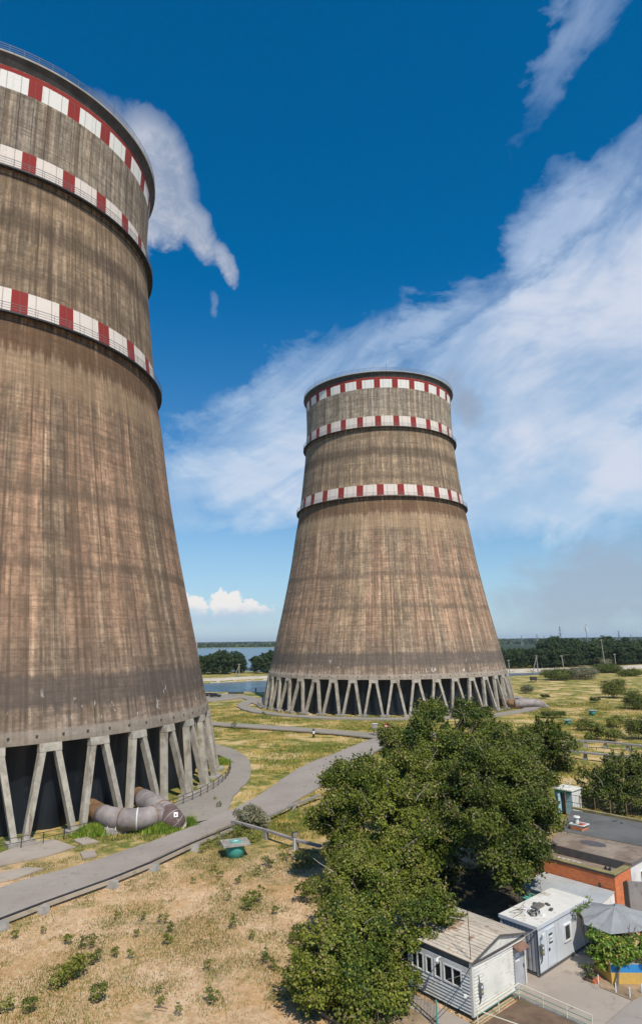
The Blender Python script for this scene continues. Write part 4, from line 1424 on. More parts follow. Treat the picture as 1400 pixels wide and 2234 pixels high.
rgf = random.Random(44)
k = 0
for (x0, x1, n_) in ((-84, -53, 12), (-46, -20, 8)):
    for i in range(n_):
        x = x0 + (x1 - x0) * (i + 0.5) / n_ + rgf.uniform(-1.5, 1.5)
        y = 432 + rgf.uniform(-6, 26)
        edge = min(1, 0.72 + 0.28 * min(abs(x - x0), abs(x - x1)) / 8)
        forest_tree(x, y, rgf.uniform(0.78, 1.0) * edge, rgf.randrange(5),
                    'dark tree of the thicket on the canal bank left of the water gap' if x < -50 else 'dark tree on the bank half behind the central tower',
                    'trees left of the gap' if x < -50 else 'trees behind the central tower', 'bank_tree')
        k += 1
for row in range(5):
    yb = 462 + row * 13
    for x in np.arange(98, 420, 8.2):
        yy = yb + max(0, (x - 150)) * 0.42 + rgf.uniform(-4, 4)
        pxx = 700 + F * x / yy
        s = 0.62 + 0.62 * fbm(np.array([x]), np.array([yy]), 0.035, 5, 2)[0]
        s *= 0.85 if x / yy < 0.335 else 1.2
        if row == 0 and 190 < x < 225:
            continue
        forest_tree(x + rgf.uniform(-2.5, 2.5), yy, s * rgf.uniform(0.9, 1.12) * (0.8 if row == 0 else 1.0), rgf.randrange(5),
                    'dark leafy tree of the forest belt beyond the canal, right of the central tower', 'trees of the forest belt')

# far shore woods, one mass
rng = np.random.default_rng(9)
n_ = 26000
x = rng.uniform(-1500, 1500, n_)
y = 2570 + rng.uniform(0, 700, n_) ** 1.0
hgt = 13 * (0.55 + 0.6 * fbm(x, y, 0.008, 4, 3))
P_ = np.stack([x, y, hgt * rng.uniform(0, 1, n_) ** 0.6], 1)
v, f, tt = leaves(P_, 13, rng, 0.2, 0.6)
v[:, 2] = np.maximum(v[:, 2], -1)
o = link('far_shore_woods', np_mesh('far_shore_woods', v, f, MAT['leaf_c'], tt))
tag(o, 'long low dark woods along the far shore of the lake', 'woods', kind='stuff')
n_ = 16000
x = rng.uniform(-3000, 4500, n_)
y = rng.uniform(4500, 6500, n_)
P_ = np.stack([x, y, rng.uniform(0, 1, n_) * 24 * (0.5 + 0.5 * fbm(x, y, 0.003, 6, 2))], 1)
v, f, tt = leaves(P_, 50, rng, 0.2, 0.35)
v[:, 2] = np.clip(v[:, 2], -1, 24)
o = link('horizon_woods', np_mesh('horizon_woods', v, f, MAT['leaf_c'], tt))
tag(o, 'faint line of woods on the horizon', 'woods', kind='stuff')
# reed fringe under the far woods
struct(MB().prism([(-1600, 2490), (200, 2490), (200, 2580), (-1600, 2580)], -1, 1.2).build('far_shore', simple('shore_reeds', (0.20, 0.24, 0.12), 0.9, 0.2, 0.02)))

# ------------------------------------------------------------------ ground cover: dry grass and weeds
def on_road(x, y):
    """rough test: keep grass off the roads, slabs and buildings"""
    def seg(poly_a, poly_b):
        pa = np.array([(p.x, p.y) for p in poly_a]); pb = np.array([(p.x, p.y) for p in poly_b])
        poly = np.concatenate([pa, pb[::-1]])
        ins = np.zeros(len(x), bool)
        j = len(poly) - 1
        for i in range(len(poly)):
            xi, yi = poly[i]; xj, yj = poly[j]
            cnd = ((yi > y) != (yj > y)) & (x < (xj - xi) * (y - yi) / (yj - yi + 1e-12) + xi)
            ins ^= cnd
            j = i
        return ins
    r_ = seg(smooth_line(far_edge, 6), smooth_line(near_edge, 6)) | seg(smooth_line(ring_in, 6), smooth_line(ring_out, 6))
    r_ |= seg([G(430, 1570), G(600, 1583), G(840, 1601)], [G(430, 1576), G(600, 1591), G(830, 1611)])
    r_ |= seg(slab[:4], slab[4:][::-1])
    r_ |= np.hypot(x + 57.65, y - 102.8) < 41.5
    r_ |= np.hypot(x - 21.2, y - 221.4) < 41.5
    d2_ = np.hypot(x - 21.2, y - 221.4)
    r_ |= (d2_ > 45.5) & (d2_ < 49.5)
    ua = (x - 12.77) * .75 + (y - 43.2) * .661; vb = (x - 12.77) * -.661 + (y - 43.2) * .75
    r_ |= (ua > -6.6) & (ua < 24) & (vb > -6) & (vb < 11)
    return r_


def blades(n, xr, yr, hgt, wid, rng, dens_fn, lean=0.35):
    x = rng.uniform(*xr, n); y = rng.uniform(*yr, n)
    ok = (rng.uniform(0, 1, n) < dens_fn(x, y)) & ~on_road(x + rng.normal(0, 0.22, n), y + rng.normal(0, 0.22, n)) & (np.abs(x) < y * 0.56 + 3)
    x, y = x[ok], y[ok]; n = len(x)
    z = gheight(x, y)
    a = rng.uniform(0, np.pi, n); w = wid * rng.uniform(0.6, 1.4, n)
    h_ = hgt * rng.uniform(0.4, 1.5, n)
    dx, dy = np.cos(a) * w / 2, np.sin(a) * w / 2
    lx, ly = rng.normal(0, lean, n) * h_, rng.normal(0, lean, n) * h_
    v = np.stack([np.stack([x - dx, y - dy, z - 0.05], 1), np.stack([x + dx, y + dy, z - 0.05], 1), np.stack([x + lx, y + ly, z + h_], 1)], 1).reshape(-1, 3)
    return v, np.arange(3 * n).reshape(-1, 3), rng.uniform(0, 1, n)


def clumpy(seed, lo, hi, sc=0.25):
    return lambda x, y: np.clip((fbm(x, y, sc, seed, 4) - lo) / (hi - lo), 0.0, 1)


rng = np.random.default_rng(77)
v, f, tt = blades(200000, (-28, 20), (34, 80), 0.15, 0.045, rng, lambda x, y: 0.10 + 0.75 * clumpy(3, 0.42, 0.62)(x, y))
tag(link('dry_grass', np_mesh('dry_grass', v, f, MAT['straw'], tt)), 'sparse dry straw grass on the sandy plot in front', 'grass', kind='stuff')
PATCH = [(120, 2150, 2.4), (60, 2200, 1.8), (200, 2175, 1.2), (190, 2090, 1.6), (370, 2050, 2.0), (545, 1975, 2.2), (640, 2045, 1.6), (560, 2090, 1.4), (30, 2010, 2.0), (300, 1985, 1.6), (640, 1880, 2.2),
         (480, 1870, 2.6), (470, 2180, 1.0), (560, 1900, 1.6), (350, 2150, 1.2), (240, 2010, 1.2)]


def near_green(x, y):
    base = np.maximum(clumpy(8, 0.53, 0.66, 0.16)(x, y), clumpy(21, 0.60, 0.66, 0.5)(x, y)) * 0.7
    for (a_, b_, r_) in PATCH:
        g_ = G(a_, b_)
        base = np.maximum(base, np.exp(-((x - g_.x) ** 2 + (y - g_.y) ** 2) / (r_ * r_) * (0.5 + fbm(x, y, 1.1, 31, 2))) ** 1.0 * 0.95)
    return base


v, f, tt = blades(520000, (-28, 24), (34, 84), 0.13, 0.05, rng, lambda x, y: near_green(x, y))
tag(link('green_grass', np_mesh('green_grass', v, f, MAT['leaf_g'], tt)), 'green and olive weeds growing in patches over the sand', 'grass', kind='stuff')
v, f, tt = blades(260000, (-60, 110), (76, 215), 0.32, 0.11, rng, lambda x, y: 0.03 + 0.6 * clumpy(12, 0.48, 0.6, 0.12)(x, y))
tag(link('meadow_grass', np_mesh('meadow_grass', v, f, MAT['gold'], tt)), 'yellow dry meadow grass between the two towers', 'grass', kind='stuff')
v, f, tt = blades(220000, (-60, 110), (72, 215), 0.40, 0.13, rng, lambda x, y: clumpy(15, 0.45, 0.58, 0.09)(x, y) * 0.75)
tag(link('meadow_weeds', np_mesh('meadow_weeds', v, f, MAT['leaf_g'], tt)), 'olive green weeds spreading through the meadow', 'grass', kind='stuff')

# bright reeds and grass by the pipe
for (px, py, rp, lb, sd) in ((200, 1818, 38, 'bright green grass clump left of the pipe plinth', 51), (345, 1808, 45, 'bright green reeds in front of the pipe elbow', 52),
                             (412, 1800, 18, 'green grass tuft right of the cream pipe end', 53), (485, 1665, 20, 'weeds between the near tower and its ring road', 54)):
    g = G(px, py); r = rp * g.y / F
    rng = np.random.default_rng(sd)
    n_ = int(2600 * (rp / 38) ** 1.5)
    x = rng.normal(g.x, r * 0.42, n_); y = rng.normal(g.y, r * 0.30, n_)
    a = rng.uniform(0, np.pi, n_); h_ = rng.uniform(0.3, 1.15, n_) * np.exp(-((x - g.x) ** 2 + (y - g.y) ** 2) / (r * r))
    w = 0.09
    lx, ly = rng.normal(0, 0.3, n_) * h_, rng.normal(0, 0.3, n_) * h_
    v = np.stack([np.stack([x - np.cos(a) * w, y - np.sin(a) * w, 0 * x - 0.1], 1), np.stack([x + np.cos(a) * w, y + np.sin(a) * w, 0 * x - 0.1], 1), np.stack([x + lx, y + ly, h_], 1)], 1).reshape(-1, 3)
    o = link('reed_clump', np_mesh('reed_clump', v - np.array([g.x, g.y, 0]), np.arange(3 * n_).reshape(-1, 3), MAT['leaf_v'], rng.uniform(0.3, 1, n_)), loc=tuple(g))
    tag(o, lb, 'grass clump', 'grass clumps by the near tower')

# small weeds and bushlets on the sand, shared shapes
WP = []
for i in range(5):
    rng = np.random.default_rng(400 + i)
    P_, T_, N_ = crown_points([((rng.uniform(-.2, .2), rng.uniform(-.2, .2), 0.22), (0.34, 0.34, 0.26)), ((rng.uniform(-.3, .3), 0, 0.3), (0.22, 0.22, 0.3))], 170, rng, (0.05, 0.15), 22, 0.0)
    v, f, tt = leaves(P_, 0.065, rng)
    WP.append(np_mesh('weed', v, f, MAT['leaf_g'], np.clip(tt * 0.8 + T_, 0, 1)))
WD = [(555, 1968, 2.0), (540, 1980, 1.5), (505, 2018, 1.2), (545, 2045, .9), (650, 2045, 1.9), (640, 2055, 1.5), (150, 2140, 2.6), (172, 2132, 2.0), (135, 2148, 1.8), (210, 2180, 1.8), (190, 2065, 1.5),
      (205, 2100, 1.4), (255, 2003, .8), (310, 2003, .9), (148, 2055, 1.1), (580, 2095, 1.2), (465, 2182, 1.2), (385, 2210, .8), (350, 2160, .7), (300, 2040, .8), (480, 1910, .9), (520, 1925, 1.0), (562, 1905, 1.1),
      (470, 1895, 1.0), (250, 2085, 1.0), (355, 2010, 1.1), (365, 2055, 1.2), (375, 2030, 1.0), (20, 2200, 1.4), (60, 2205, 1.5), (350, 2190, .8), (285, 2085, .9), (650, 1900, 1.5), (90, 1975 + 60, .8), (30, 2045, 1.0),
      (500, 1960, .8), (600, 2110, 1.0), (455, 2110, .8), (420, 1925, .8), (600, 1990, 1.0), (660, 1960, 1.0), (700, 1700, 1.0), (480, 1760, 1.1), (470, 1745, .8), (610, 1640, 1.1), (650, 1560, 1.8), (575, 1560, 2.0), (510, 1585, 2.2)]
WL_LAB = ['small green weed standing in the dry sand of the front plot']
for i, (px, py, s) in enumerate(WD):
    g = G(px, py)
    o = link('weed', WP[i % 5], None, tuple(g), random.uniform(0, 6.28), s * 1.0)
    back_ = py < 1780
    tag(o, 'small green weed in the meadow or on the asphalt near the near tower' if back_ else ('largest green weed patch at the bottom left' if i in (6, 7, 8) else 'small green weed standing in the dry sand of the front plot'), 'weed',
        'weeds of the meadow' if back_ else ('weed patch at the bottom left' if i in (6, 7, 8) else 'small weeds in the sand'))

# a dead stick on the sand
g = G(350, 2200)
tag(MB().tube([g + Vector((-0.35, 0.1, 0.05)), g + Vector((0, 0, 0.08)), g + Vector((0.45, -0.15, 0.06))], [0.03, 0.035, 0.02], 5).build('stick', MAT['bark'], origin=tuple(g)), 'dark fallen stick on the sand near the bottom edge', 'stick')

# ------------------------------------------------------------------ yard frame: everything in the yard is square to the container
A0 = Vector((12.77, 43.2, 0)); U = Vector((.75, .661, 0)).normalized(); W = Vector((-.661, .75, 0)).normalized()


class Fr:
    def __init__(s, o):
        s.o = Vector(o)

    def p(s, a, b, z=0.0):
        return s.o + U * a + W * b + Vector((0, 0, z))

    def box(s, m_, a0, a1, b0, b1, z0, z1):
        return m_.box(s.p(a0, b0, z0), U * (a1 - a0), W * (b1 - b0), Vector((0, 0, z1 - z0)))

    def poly(s, m_, pts, z0, z1):
        return m_.prism([(s.p(a, b).x, s.p(a, b).y) for a, b in pts], z0, z1)


FA = Fr(A0)


def bx(fr, name, mat, parent, a0, a1, b0, b1, z0, z1):
    return fr.box(MB(), a0, a1, b0, b1, z0, z1).build(name, mat, parent)


# yard surfaces
struct(FA.poly(MB(), [(-2.85, -0.15), (-2.85, -4.8), (1.45, -4.8), (1.5, -3.0), (3.2, -1.5), (7.5, -1.4), (7.5, 3.5), (-2.0, 3.5)], -0.15, 0.05).build('yard_pavement', MAT['concrete']))
struct(FA.poly(MB(), [(-12, -4.84), (4.4, -4.84), (6.5, -9), (6, -16), (-12, -16)], -0.15, 0.044).build('yard_road', MAT['asphalt']))
MAT['soil'] = simple('brown_soil', (0.17, 0.105, 0.065), 0.95, 0.3, 1.2, (0.10, 0.11, 0.04), 0.5, 0.8, bump=0.8)
MAT['soil_dry'] = simple('dry_soil', (0.33, 0.23, 0.14), 0.95, 0.3, 1.2, (0.16, 0.13, 0.06), 0.5, 0.8, bump=0.8)
MAT['litter'] = simple('leaf_litter', (0.075, 0.06, 0.035), 0.95, 0.35, 1.5, (0.04, 0.05, 0.02), 0.5, 0.8, bump=0.6)  # soil with the tree shade put into its dark colour
struct(FA.poly(MB(), [(-6.9, -0.5), (-2.9, -0.5), (-2.9, -4.8), (-6.9, -4.8)], -0.15, 0.056).build('flower_bed', MAT['soil']))
struct(FA.poly(MB(), [(1.47, -4.82), (1.52, -3.0), (3.3, -1.6), (4.5, -2.5), (6.0, -5.6), (3.6, -5.3)], -0.15, 0.075).build('flower_bed', MAT['soil_dry']))
struct(FA.poly(MB(), [(-8.2, -0.8), (-6.95, -0.8), (-6.95, 7), (-8.2, 7)], -0.15, 0.06).build('shed_path', MAT['concrete']))
struct(MB().prism([(5, 46.5), (9.5, 44.5), (17, 52.5), (18, 62), (4, 62), (1, 50)], -0.15, 0.02).build('leaf_litter', MAT['litter']))  # dark sheet standing in for shade on the ground below the trees
struct(FA.poly(MB(), [(-12, -5.0), (-8.22, -5.0), (-8.22, 7), (-12, 7)], -0.15, 0.03).build('side_ground', MAT['soil_dry']))

# ---- clapboard shed
MAT['clap'] = simple('worn_clapboard', (0.66, 0.63, 0.56), 0.8, 0.12, 1.2, (0.30, 0.25, 0.19), 0.55, 2.4, bump=0.3, fine=0.3)
MAT['clap_shade'] = simple('shaded_clapboard', (0.58, 0.57, 0.54), 0.8, 0.15, 1.2, (0.26, 0.23, 0.20), 0.5, 2.4, bump=0.3, fine=0.3)  # same boards, greyer: the window wall's weaker light put into the colour
MAT['roofwood'] = simple('weathered_roof', (0.60, 0.50, 0.38), 0.85, 0.22, 0.8, (0.24, 0.12, 0.06), 0.95, 0.8, bump=0.3, fine=0.45)
MAT['trimdark'] = simple('dark_trim', (0.10, 0.09, 0.085), 0.8, 0.2)
MAT['corr'] = simple('grey_corrugated', (0.40, 0.40, 0.41), 0.55, 0.12, 1.0, (0.25, 0.22, 0.19), 0.4, 1.5)
MAT['glass'] = simple('window_glass', (0.015, 0.02, 0.022), 0.08, 0.2, bump=0.0)
FS = Fr((7.9, 39.2, 0))
SL, SD, SE, SR = 5.18, 6.4, 2.62, 3.32      # length, depth, eave, ridge
t = thing('clapboard_shed', 'white clapboard shed with rusty low gable roof at the bottom', 'shed', tuple(FS.o))
bx(FS, 'core', MAT['trimdark'], t, 0.06, SL - 0.06, 0.06, SD, 0.0, SE - 0.02)  # dark core colour stands in for the shade between the boards
bh = 0.168
nb = int(SE / bh)


def board(fr, parent, axis_, lo, hi, z, mat):
    """one clapboard, its lower edge standing proud"""
    h_, o0, o1 = bh - 0.03, 0.075, 0.02
    if axis_ == 'a':      # gable wall, faces -W
        c = [fr.p(lo, -o0, z), fr.p(hi, -o0, z), fr.p(hi, 0.055, z), fr.p(lo, 0.055, z), fr.p(lo, -o1, z + h_), fr.p(hi, -o1, z + h_), fr.p(hi, 0.055, z + h_), fr.p(lo, 0.055, z + h_)]
    else:                 # window wall, faces -U
        c = [fr.p(-o0, hi, z), fr.p(-o0, lo, z), fr.p(0.055, lo, z), fr.p(0.055, hi, z), fr.p(-o1, hi, z + h_), fr.p(-o1, lo, z + h_), fr.p(0.055, lo, z + h_), fr.p(0.055, hi, z + h_)]
    return MB().hexa(c).build('clapboard', mat, parent)


for i in range(nb):
    z = 0.08 + i * bh
    if z + bh > SE - 0.1:
        break
    board(FS, t, 'a', 0.12, 3.93 if z < 2.2 else SL - 0.1, z, MAT['clap'])
    if z < 2.2:
        pass
    # window wall: boards below the band, none across it, one pier at the near corner
    if z + bh < 1.12:
        board(FS, t, 'b', 0.12, SD, z, MAT['clap_shade'])
    elif z < 2.02:
        board(FS, t, 'b', 0.12, 0.62, z, MAT['clap_shade'])
bx(FS, 'corner_post', MAT['clap'], t, -0.06, 0.11, -0.06, 0.11, 0, SE)
bx(FS, 'corner_post', MAT['clap'], t, SL - 0.1, SL + 0.05, -0.06, 0.05, 0, SE)
bx(FS, 'header_board', MAT['clap_shade'], t, -0.05, 0.05, 0.12, SD, 2.05, 2.30)
# windows
for (b0, b1, two) in ((0.66, 1.92, True), (2.08, 2.58, False), (2.72, 3.22, False), (3.38, 4.3, True), (4.5, 5.4, True)):
    wn = thing('_w', None, None, tuple(FS.o)); bpy.data.objects.remove(wn)
    z0, z1 = 1.16, 2.03
    fr_ = MB()
    for (x0, x1, y0, y1) in ((b0, b1, z0 - 0.04, z0 + 0.04), (b0, b1, z1 - 0.04, z1 + 0.03)):
        FS.box(fr_, -0.07, 0.03, x0, x1, y0, y1)
    for xb in ([b0, b1 - 0.07] + ([(b0 + b1) / 2 - 0.03] if two else [])):
        FS.box(fr_, -0.068, 0.03, xb, xb + 0.07, z0 + 0.04, z1 - 0.04)
    w = fr_.build('window', MAT['white'], t)
    FS.box(MB(), -0.01, 0.01, b0 + 0.06, b1 - 0.06, z0 + 0.03, z1 - 0.03).build('pane', MAT['glass'], w)
    bx(FS, 'pier', MAT['clap_shade'], t, -0.045, 0.05, b1 + 0.01, b1 + 0.13, 1.1, 2.05)
# roof: two slopes of boards, fascias
ridge_a = 2.57
for side in (0, 1):
    n_ = 11
    a0, z0, a1, z1 = (-0.12, SE + 0.06, ridge_a, SR) if side == 0 else (ridge_a, SR, SL + 0.14, SE + 0.06)
    for j in range(n_):
        ta, tb = j / n_, (j + 1) / n_ - 0.012
        ja = random.uniform(0, 0.018)
        aa, ab = a0 + (a1 - a0) * ta, a0 + (a1 - a0) * tb
        za, zb = z0 + (z1 - z0) * ta + ja, z0 + (z1 - z0) * tb + ja
        f0, f1 = -0.16 + random.uniform(-0.02, 0.02), SD + 0.1
        c = [FS.p(aa, f0, za), FS.p(ab, f0, zb), FS.p(ab, f1, zb), FS.p(aa, f1, za)]
        up = Vector((0, 0, 0.04))
        MB().hexa(c + [q + up for q in c]).build('roof_sheet', MAT['roofwood'], t)
q = MB()
c = [FS.p(0.0, -0.05, SE), FS.p(SL, -0.05, SE), FS.p(ridge_a, -0.05, SR - 0.03)]
d = W * 0.08
q.add([*c, *[x + d for x in c]], [(0, 1, 2), (5, 4, 3), (0, 3, 4, 1), (1, 4, 5, 2), (2, 5, 3, 0)])
q.build('gable', MAT['clap'], t)
for (a0, z0, a1, z1) in ((-0.14, SE + 0.0, ridge_a, SR - 0.06), (ridge_a, SR - 0.06, SL + 0.16, SE)):
    c = [FS.p(a0, -0.19, z0), FS.p(a1, -0.19, z1), FS.p(a1, -0.165, z1), FS.p(a0, -0.165, z0)]
    MB().hexa(c + [x + Vector((0, 0, 0.12)) for x in c]).build('fascia', MAT['trimdark'], t)
bx(FS, 'rail_board', MAT['trimdark'], t, 0.0, SL, -0.085, -0.052, SE - 0.07, SE + 0.01)
# door, corrugated, with a notice
door = MB()
nn = 12
pts = []
for i in range(nn * 2 + 1):
    pts.append((4.0 + 0.96 * i / (nn * 2), -0.06 - (0.02 if i % 2 else 0.0)))
vs_ = []
for (a, b_) in pts:
    vs_ += [FS.p(a, b_, 0.08), FS.p(a, b_, 2.14)]
door.add(vs_, [(2 * i, 2 * i + 2, 2 * i + 3, 2 * i + 1) for i in range(nn * 2)])
FS.box(door, 4.0, 4.96, -0.055, 0.05, 0.08, 2.14)
do = door.build('door', MAT['corr'], t)
FS.box(MB(), 4.86, 4.9, -0.13, -0.08, 1.0, 1.18).build('handle', MAT['steel'], do)
FS.box(MB(), 4.06, 4.47, -0.10, -0.086, 1.45, 1.93).build('notice', MAT['white'], do)
MAT['ink'] = simple('sign_ink', (0.06, 0.06, 0.08), 0.7, 0.1)
for i in range(3):
    FS.box(MB(), 4.14 + i * 0.11, 4.20 + i * 0.11, -0.106, -0.101, 1.58, 1.67).build('lettering', MAT['ink'], do)
c = [FS.p(3.9, -0.5, 2.14), FS.p(5.0, -0.5, 2.14), FS.p(5.0, -0.05, 2.32), FS.p(3.9, -0.05, 2.32)]
MB().hexa(c + [x + Vector((0, 0, 0.06)) for x in c]).build('door_canopy', simple('brown_canopy', (0.22, 0.12, 0.08), 0.8, 0.3), t)
bx(FS, 'plinth', MAT['block'], t, -0.02, SL + 0.02, -0.03, 0.06, 0.0, 0.079)


def meter(fr, a, z, label, side):
    t_ = thing('meter_box', label, 'meter box', tuple(fr.p(a, -0.1, z)))
    bx(fr, 'case', MAT['steelg'], t_, a, a + 0.26, -0.22, -0.05, z, z + 0.55)
    bx(fr, 'window_plate', MAT['white'], t_, a + 0.07, a + 0.19, -0.232, -0.223, z + 0.36, z + 0.48)
    bx(fr, 'sticker', MAT['yellow'], t_, a + 0.11, a + 0.2, -0.229, -0.222, z + 0.12, z + 0.24)
    MB().tube([fr.p(a + 0.13, -0.12, z), fr.p(a + 0.11, -0.12, z - 0.25), fr.p(a + 0.02, -0.08, z - 0.42)], 0.03, 6).build('cable', MAT['black'], t_)
    MB().tube([fr.p(a + 0.10, -0.1, z + 0.55), fr.p(a + 0.08, -0.09, z + 0.95)], 0.02, 5).build('conduit', MAT['black'], t_)


MAT['steelg'] = simple('grey_case', (0.13, 0.135, 0.14), 0.5, 0.15)
MAT['yellow'] = simple('yellow_label', (0.6, 0.62, 0.08), 0.6, 0.1)
meter(FS, 0.42, 0.95, 'grey meter box with yellow label on the clapboard wall', 0)
meter(FA, 0.14, 1.2, 'grey meter box with yellow label left of the container door', 0)

# lamp on the shed corner
p = FS.p(-0.1, 0.2, 1.0)
t = thing('wall_lamp', 'small white lamp bracket on the shed corner below the windows', 'lamp', tuple(p))
MB().tube([p, p - U * 0.25 + Vector((0, 0, 0.08))], 0.025, 5).build('arm', MAT['white'], t)
MB().cube(p - U * 0.3 + Vector((0, 0, 0.1)), 0.16, 0.12, 0.12).build('lamp_head', MAT['white'], t)
p = FS.p(-0.14, 2.0, 2.35)
t = thing('wall_lamp', 'bent floodlight under the shed eave above the windows', 'lamp', tuple(p))
MB().tube([p, p - U * 0.3 + Vector((0, 0, 0.02))], 0.03, 5).build('arm', MAT['white'], t)
MB().tube([p - U * 0.3, p - U * 0.5 - W * 0.1 - Vector((0, 0, 0.12))], [0.06, 0.11], 8).build('lamp_head', MAT['white'], t)

# ---- container cabin
MAT['cabin'] = simple('pale_grey_paint', (0.56, 0.58, 0.60), 0.5, 0.08, 0.8, (0.42, 0.38, 0.33), 0.3, 0.9, streak=True, bump=0.1)
MAT['cabin_roof'] = simple('bleached_roof', (0.72, 0.67, 0.58), 0.8, 0.12, 0.8, (0.30, 0.21, 0.13), 0.75, 0.8, bump=0.3, fine=0.3)
CL, CW, CH = 6.25, 2.5, 2.62
t = thing('container_cabin', 'pale grey container cabin with bleached roof between shed and annex', 'cabin', tuple(A0))
bx(FA, 'body', MAT['trimdark'], t, 0.05, CL - 0.05, 0.05, CW - 0.05, 0.18, CH)
for i in range(5):
    a0 = 0.1 + i * (CL - 0.2) / 5
    bx(FA, 'wall_panel', MAT['cabin'], t, a0 + 0.006, a0 + (CL - 0.2) / 5 - 0.006, 0.0, 0.049, 0.2, CH - 0.02)
q = MB()
for i in range(17):
    b0 = 0.12 + i * (CW - 0.24) / 17
    FA.box(q, -0.03 if i % 2 else 0.01, 0.049, b0, b0 + (CW - 0.24) / 17 - 0.001, 0.25, CH - 0.05)
q.build('corrugated_end', MAT['corr'], t)
for (a, b_) in ((-0.05, -0.02), (-0.05, CW - 0.1), (CL - 0.1, -0.02), (CL - 0.1, CW - 0.1)):
    bx(FA, 'corner_post', MAT['cabin'], t, a, a + 0.14, b_, b_ + 0.13, 0.1, CH)
bx(FA, 'skid', MAT['trimdark'], t, -0.03, CL + 0.03, -0.03, CW, 0.02, 0.18)
bx(FA, 'roof', MAT['cabin_roof'], t, -0.08, CL + 0.08, -0.08, CW + 0.08, CH + 0.16, CH + 0.2)
bx(FA, 'roof_edge', MAT['cabin'], t, -0.1, CL + 0.1, -0.1, -0.082, CH, CH + 0.2)
bx(FA, 'roof_edge', MAT['cabin'], t, -0.1, -0.082, -0.082, CW + 0.1, CH, CH + 0.2)
bx(FA, 'roof_frame', MAT['cabin'], t, -0.078, CL + 0.078, -0.078, CW + 0.078, CH + 0.002, CH + 0.158)
rg = random.Random(3)
do = bx(FA, 'door', MAT['cabin'], t, 1.1, 2.02, -0.045, 0.0, 0.3, 2.28)
q = MB()
for (x0, x1, z0, z1) in ((1.04, 1.09, 0.28, 2.34), (2.03, 2.08, 0.28, 2.34), (1.09, 2.03, 2.29, 2.34)):
    FA.box(q, x0, x1, -0.06, 0.0, z0, z1)
q.build('frame', MAT['cabin'], do)
FA.box(MB(), 1.09, 1.10, -0.048, -0.03, 0.3, 2.28).build('shadow_gap', MAT['trimdark'], do)
FA.box(MB(), 1.14, 1.28, -0.09, -0.05, 1.16, 1.3).build('lock', MAT['steel'], do)
FA.box(MB(), 1.26, 1.68, -0.056, -0.046, 1.5, 2.05).build('sign_backing', MAT['black'], do)
FA.box(MB(), 1.28, 1.66, -0.066, -0.057, 1.6, 1.94).build('sign', MAT['white'], do)
for i in range(4):
    FA.box(MB(), 1.33 + i * 0.075, 1.37 + i * 0.075, -0.071, -0.067, 1.73, 1.81).build('lettering', MAT['ink'], do)
q = MB()
a0, a1, z0, z1 = 3.1, 3.95, 1.05, 2.05
for (x0, x1, y0, y1) in ((a0, a1, z0, z0 + 0.1), (a0, a1, z1 - 0.08, z1), (a0, a0 + 0.08, z0 + 0.1, z1 - 0.08), (a1 - 0.16, a1, z0 + 0.1, z1 - 0.08)):
    FA.box(q, x0, x1, -0.09, 0.0, y0, y1)
w = q.build('window', MAT['white'], t)
FA.box(MB(), a0 + 0.08, a1 - 0.16, -0.04, -0.01, z0 + 0.1, z1 - 0.08).build('pane', MAT['glass'], w)
q = MB()
for i in range(4):
    FA.box(q, a0 + 0.16 + i * 0.12, a0 + 0.18 + i * 0.12, -0.06, -0.045, z0 + 0.1, z1 - 0.08)
q.build('grille', MAT['steelg'], w)
MB().tube([FA.p(-0.06, -0.06, 2.6), FA.p(-0.08, -0.08, 0.2)], 0.045, 6).build('downpipe', MAT['black'], t)
# camera on the cabin wall
p = FA.p(0.45, -0.12, 2.3)
t = thing('security_camera', 'tiny white camera on the cabin wall above the meter box', 'camera', tuple(p))
MB().tube([p + W * 0.1, p], 0.02, 5).build('arm', MAT['white'], t)
MB().cube(p - W * 0.08, 0.2, 0.09, 0.09, R(60)).build('body', MAT['white'], t)
# junk on the cabin roof
zr = CH + 0.2
q = MB(); FA.box(q, 2.1, 3.1, 1.2, 1.6, zr, zr + 0.16)
tag(q.build('timber_block', simple('grey_timber', (0.17, 0.15, 0.13), 0.9, 0.3), origin=tuple(FA.p(2.6, 1.4, zr))), 'dark timber slab lying on the cabin roof', 'timber')
q = MB()
for j in range(5):
    cc = FA.p(1.3 + j * 0.12, 0.95 + 0.12 * (j % 3), zr + 0.04 + 0.02 * j)
    rr = 0.22 + 0.03 * (j % 3)
    q.tube([cc + Vector((math.cos(a) * rr, math.sin(a) * rr, 0.02 * math.sin(3 * a))) for a in np.linspace(0, 2 * math.pi, 15)], 0.022, 5)
tag(q.build('cable_coil', MAT['black'], origin=tuple(FA.p(1.4, 1.0, zr))), 'tangled black cable coil on the cabin roof', 'cable')
for j in range(7):
    a, b_ = rg.uniform(1.6, 3.4), rg.uniform(0.5, 1.9)
    c = FA.p(a, b_, zr + 0.05)
    tag(MB().cube(c, rg.uniform(.18, .4), rg.uniform(.1, .25), 0.1, rg.uniform(0, 3)).build('rag', MAT['white'] if j % 2 else MAT['trimdark'], origin=tuple(c)),
        'pale scrap of board lying among the cable on the cabin roof' if j % 2 else 'dark scrap lying among the cable on the cabin roof', 'scrap', 'pale scraps on the cabin roof' if j % 2 else 'dark scraps on the cabin roof')
q = MB()
for j in range(9):
    a, b_ = rg.uniform(0.6, 2.0), rg.uniform(0.8, 2.2)
    q.tube([FA.p(a, b_, zr + 0.03), FA.p(a + rg.uniform(-.5, .5), b_ + rg.uniform(-.5, .5), zr + 0.06), FA.p(a + rg.uniform(-.9, .9), b_ + rg.uniform(-.3, .8), zr + 0.04)], 0.012, 4)
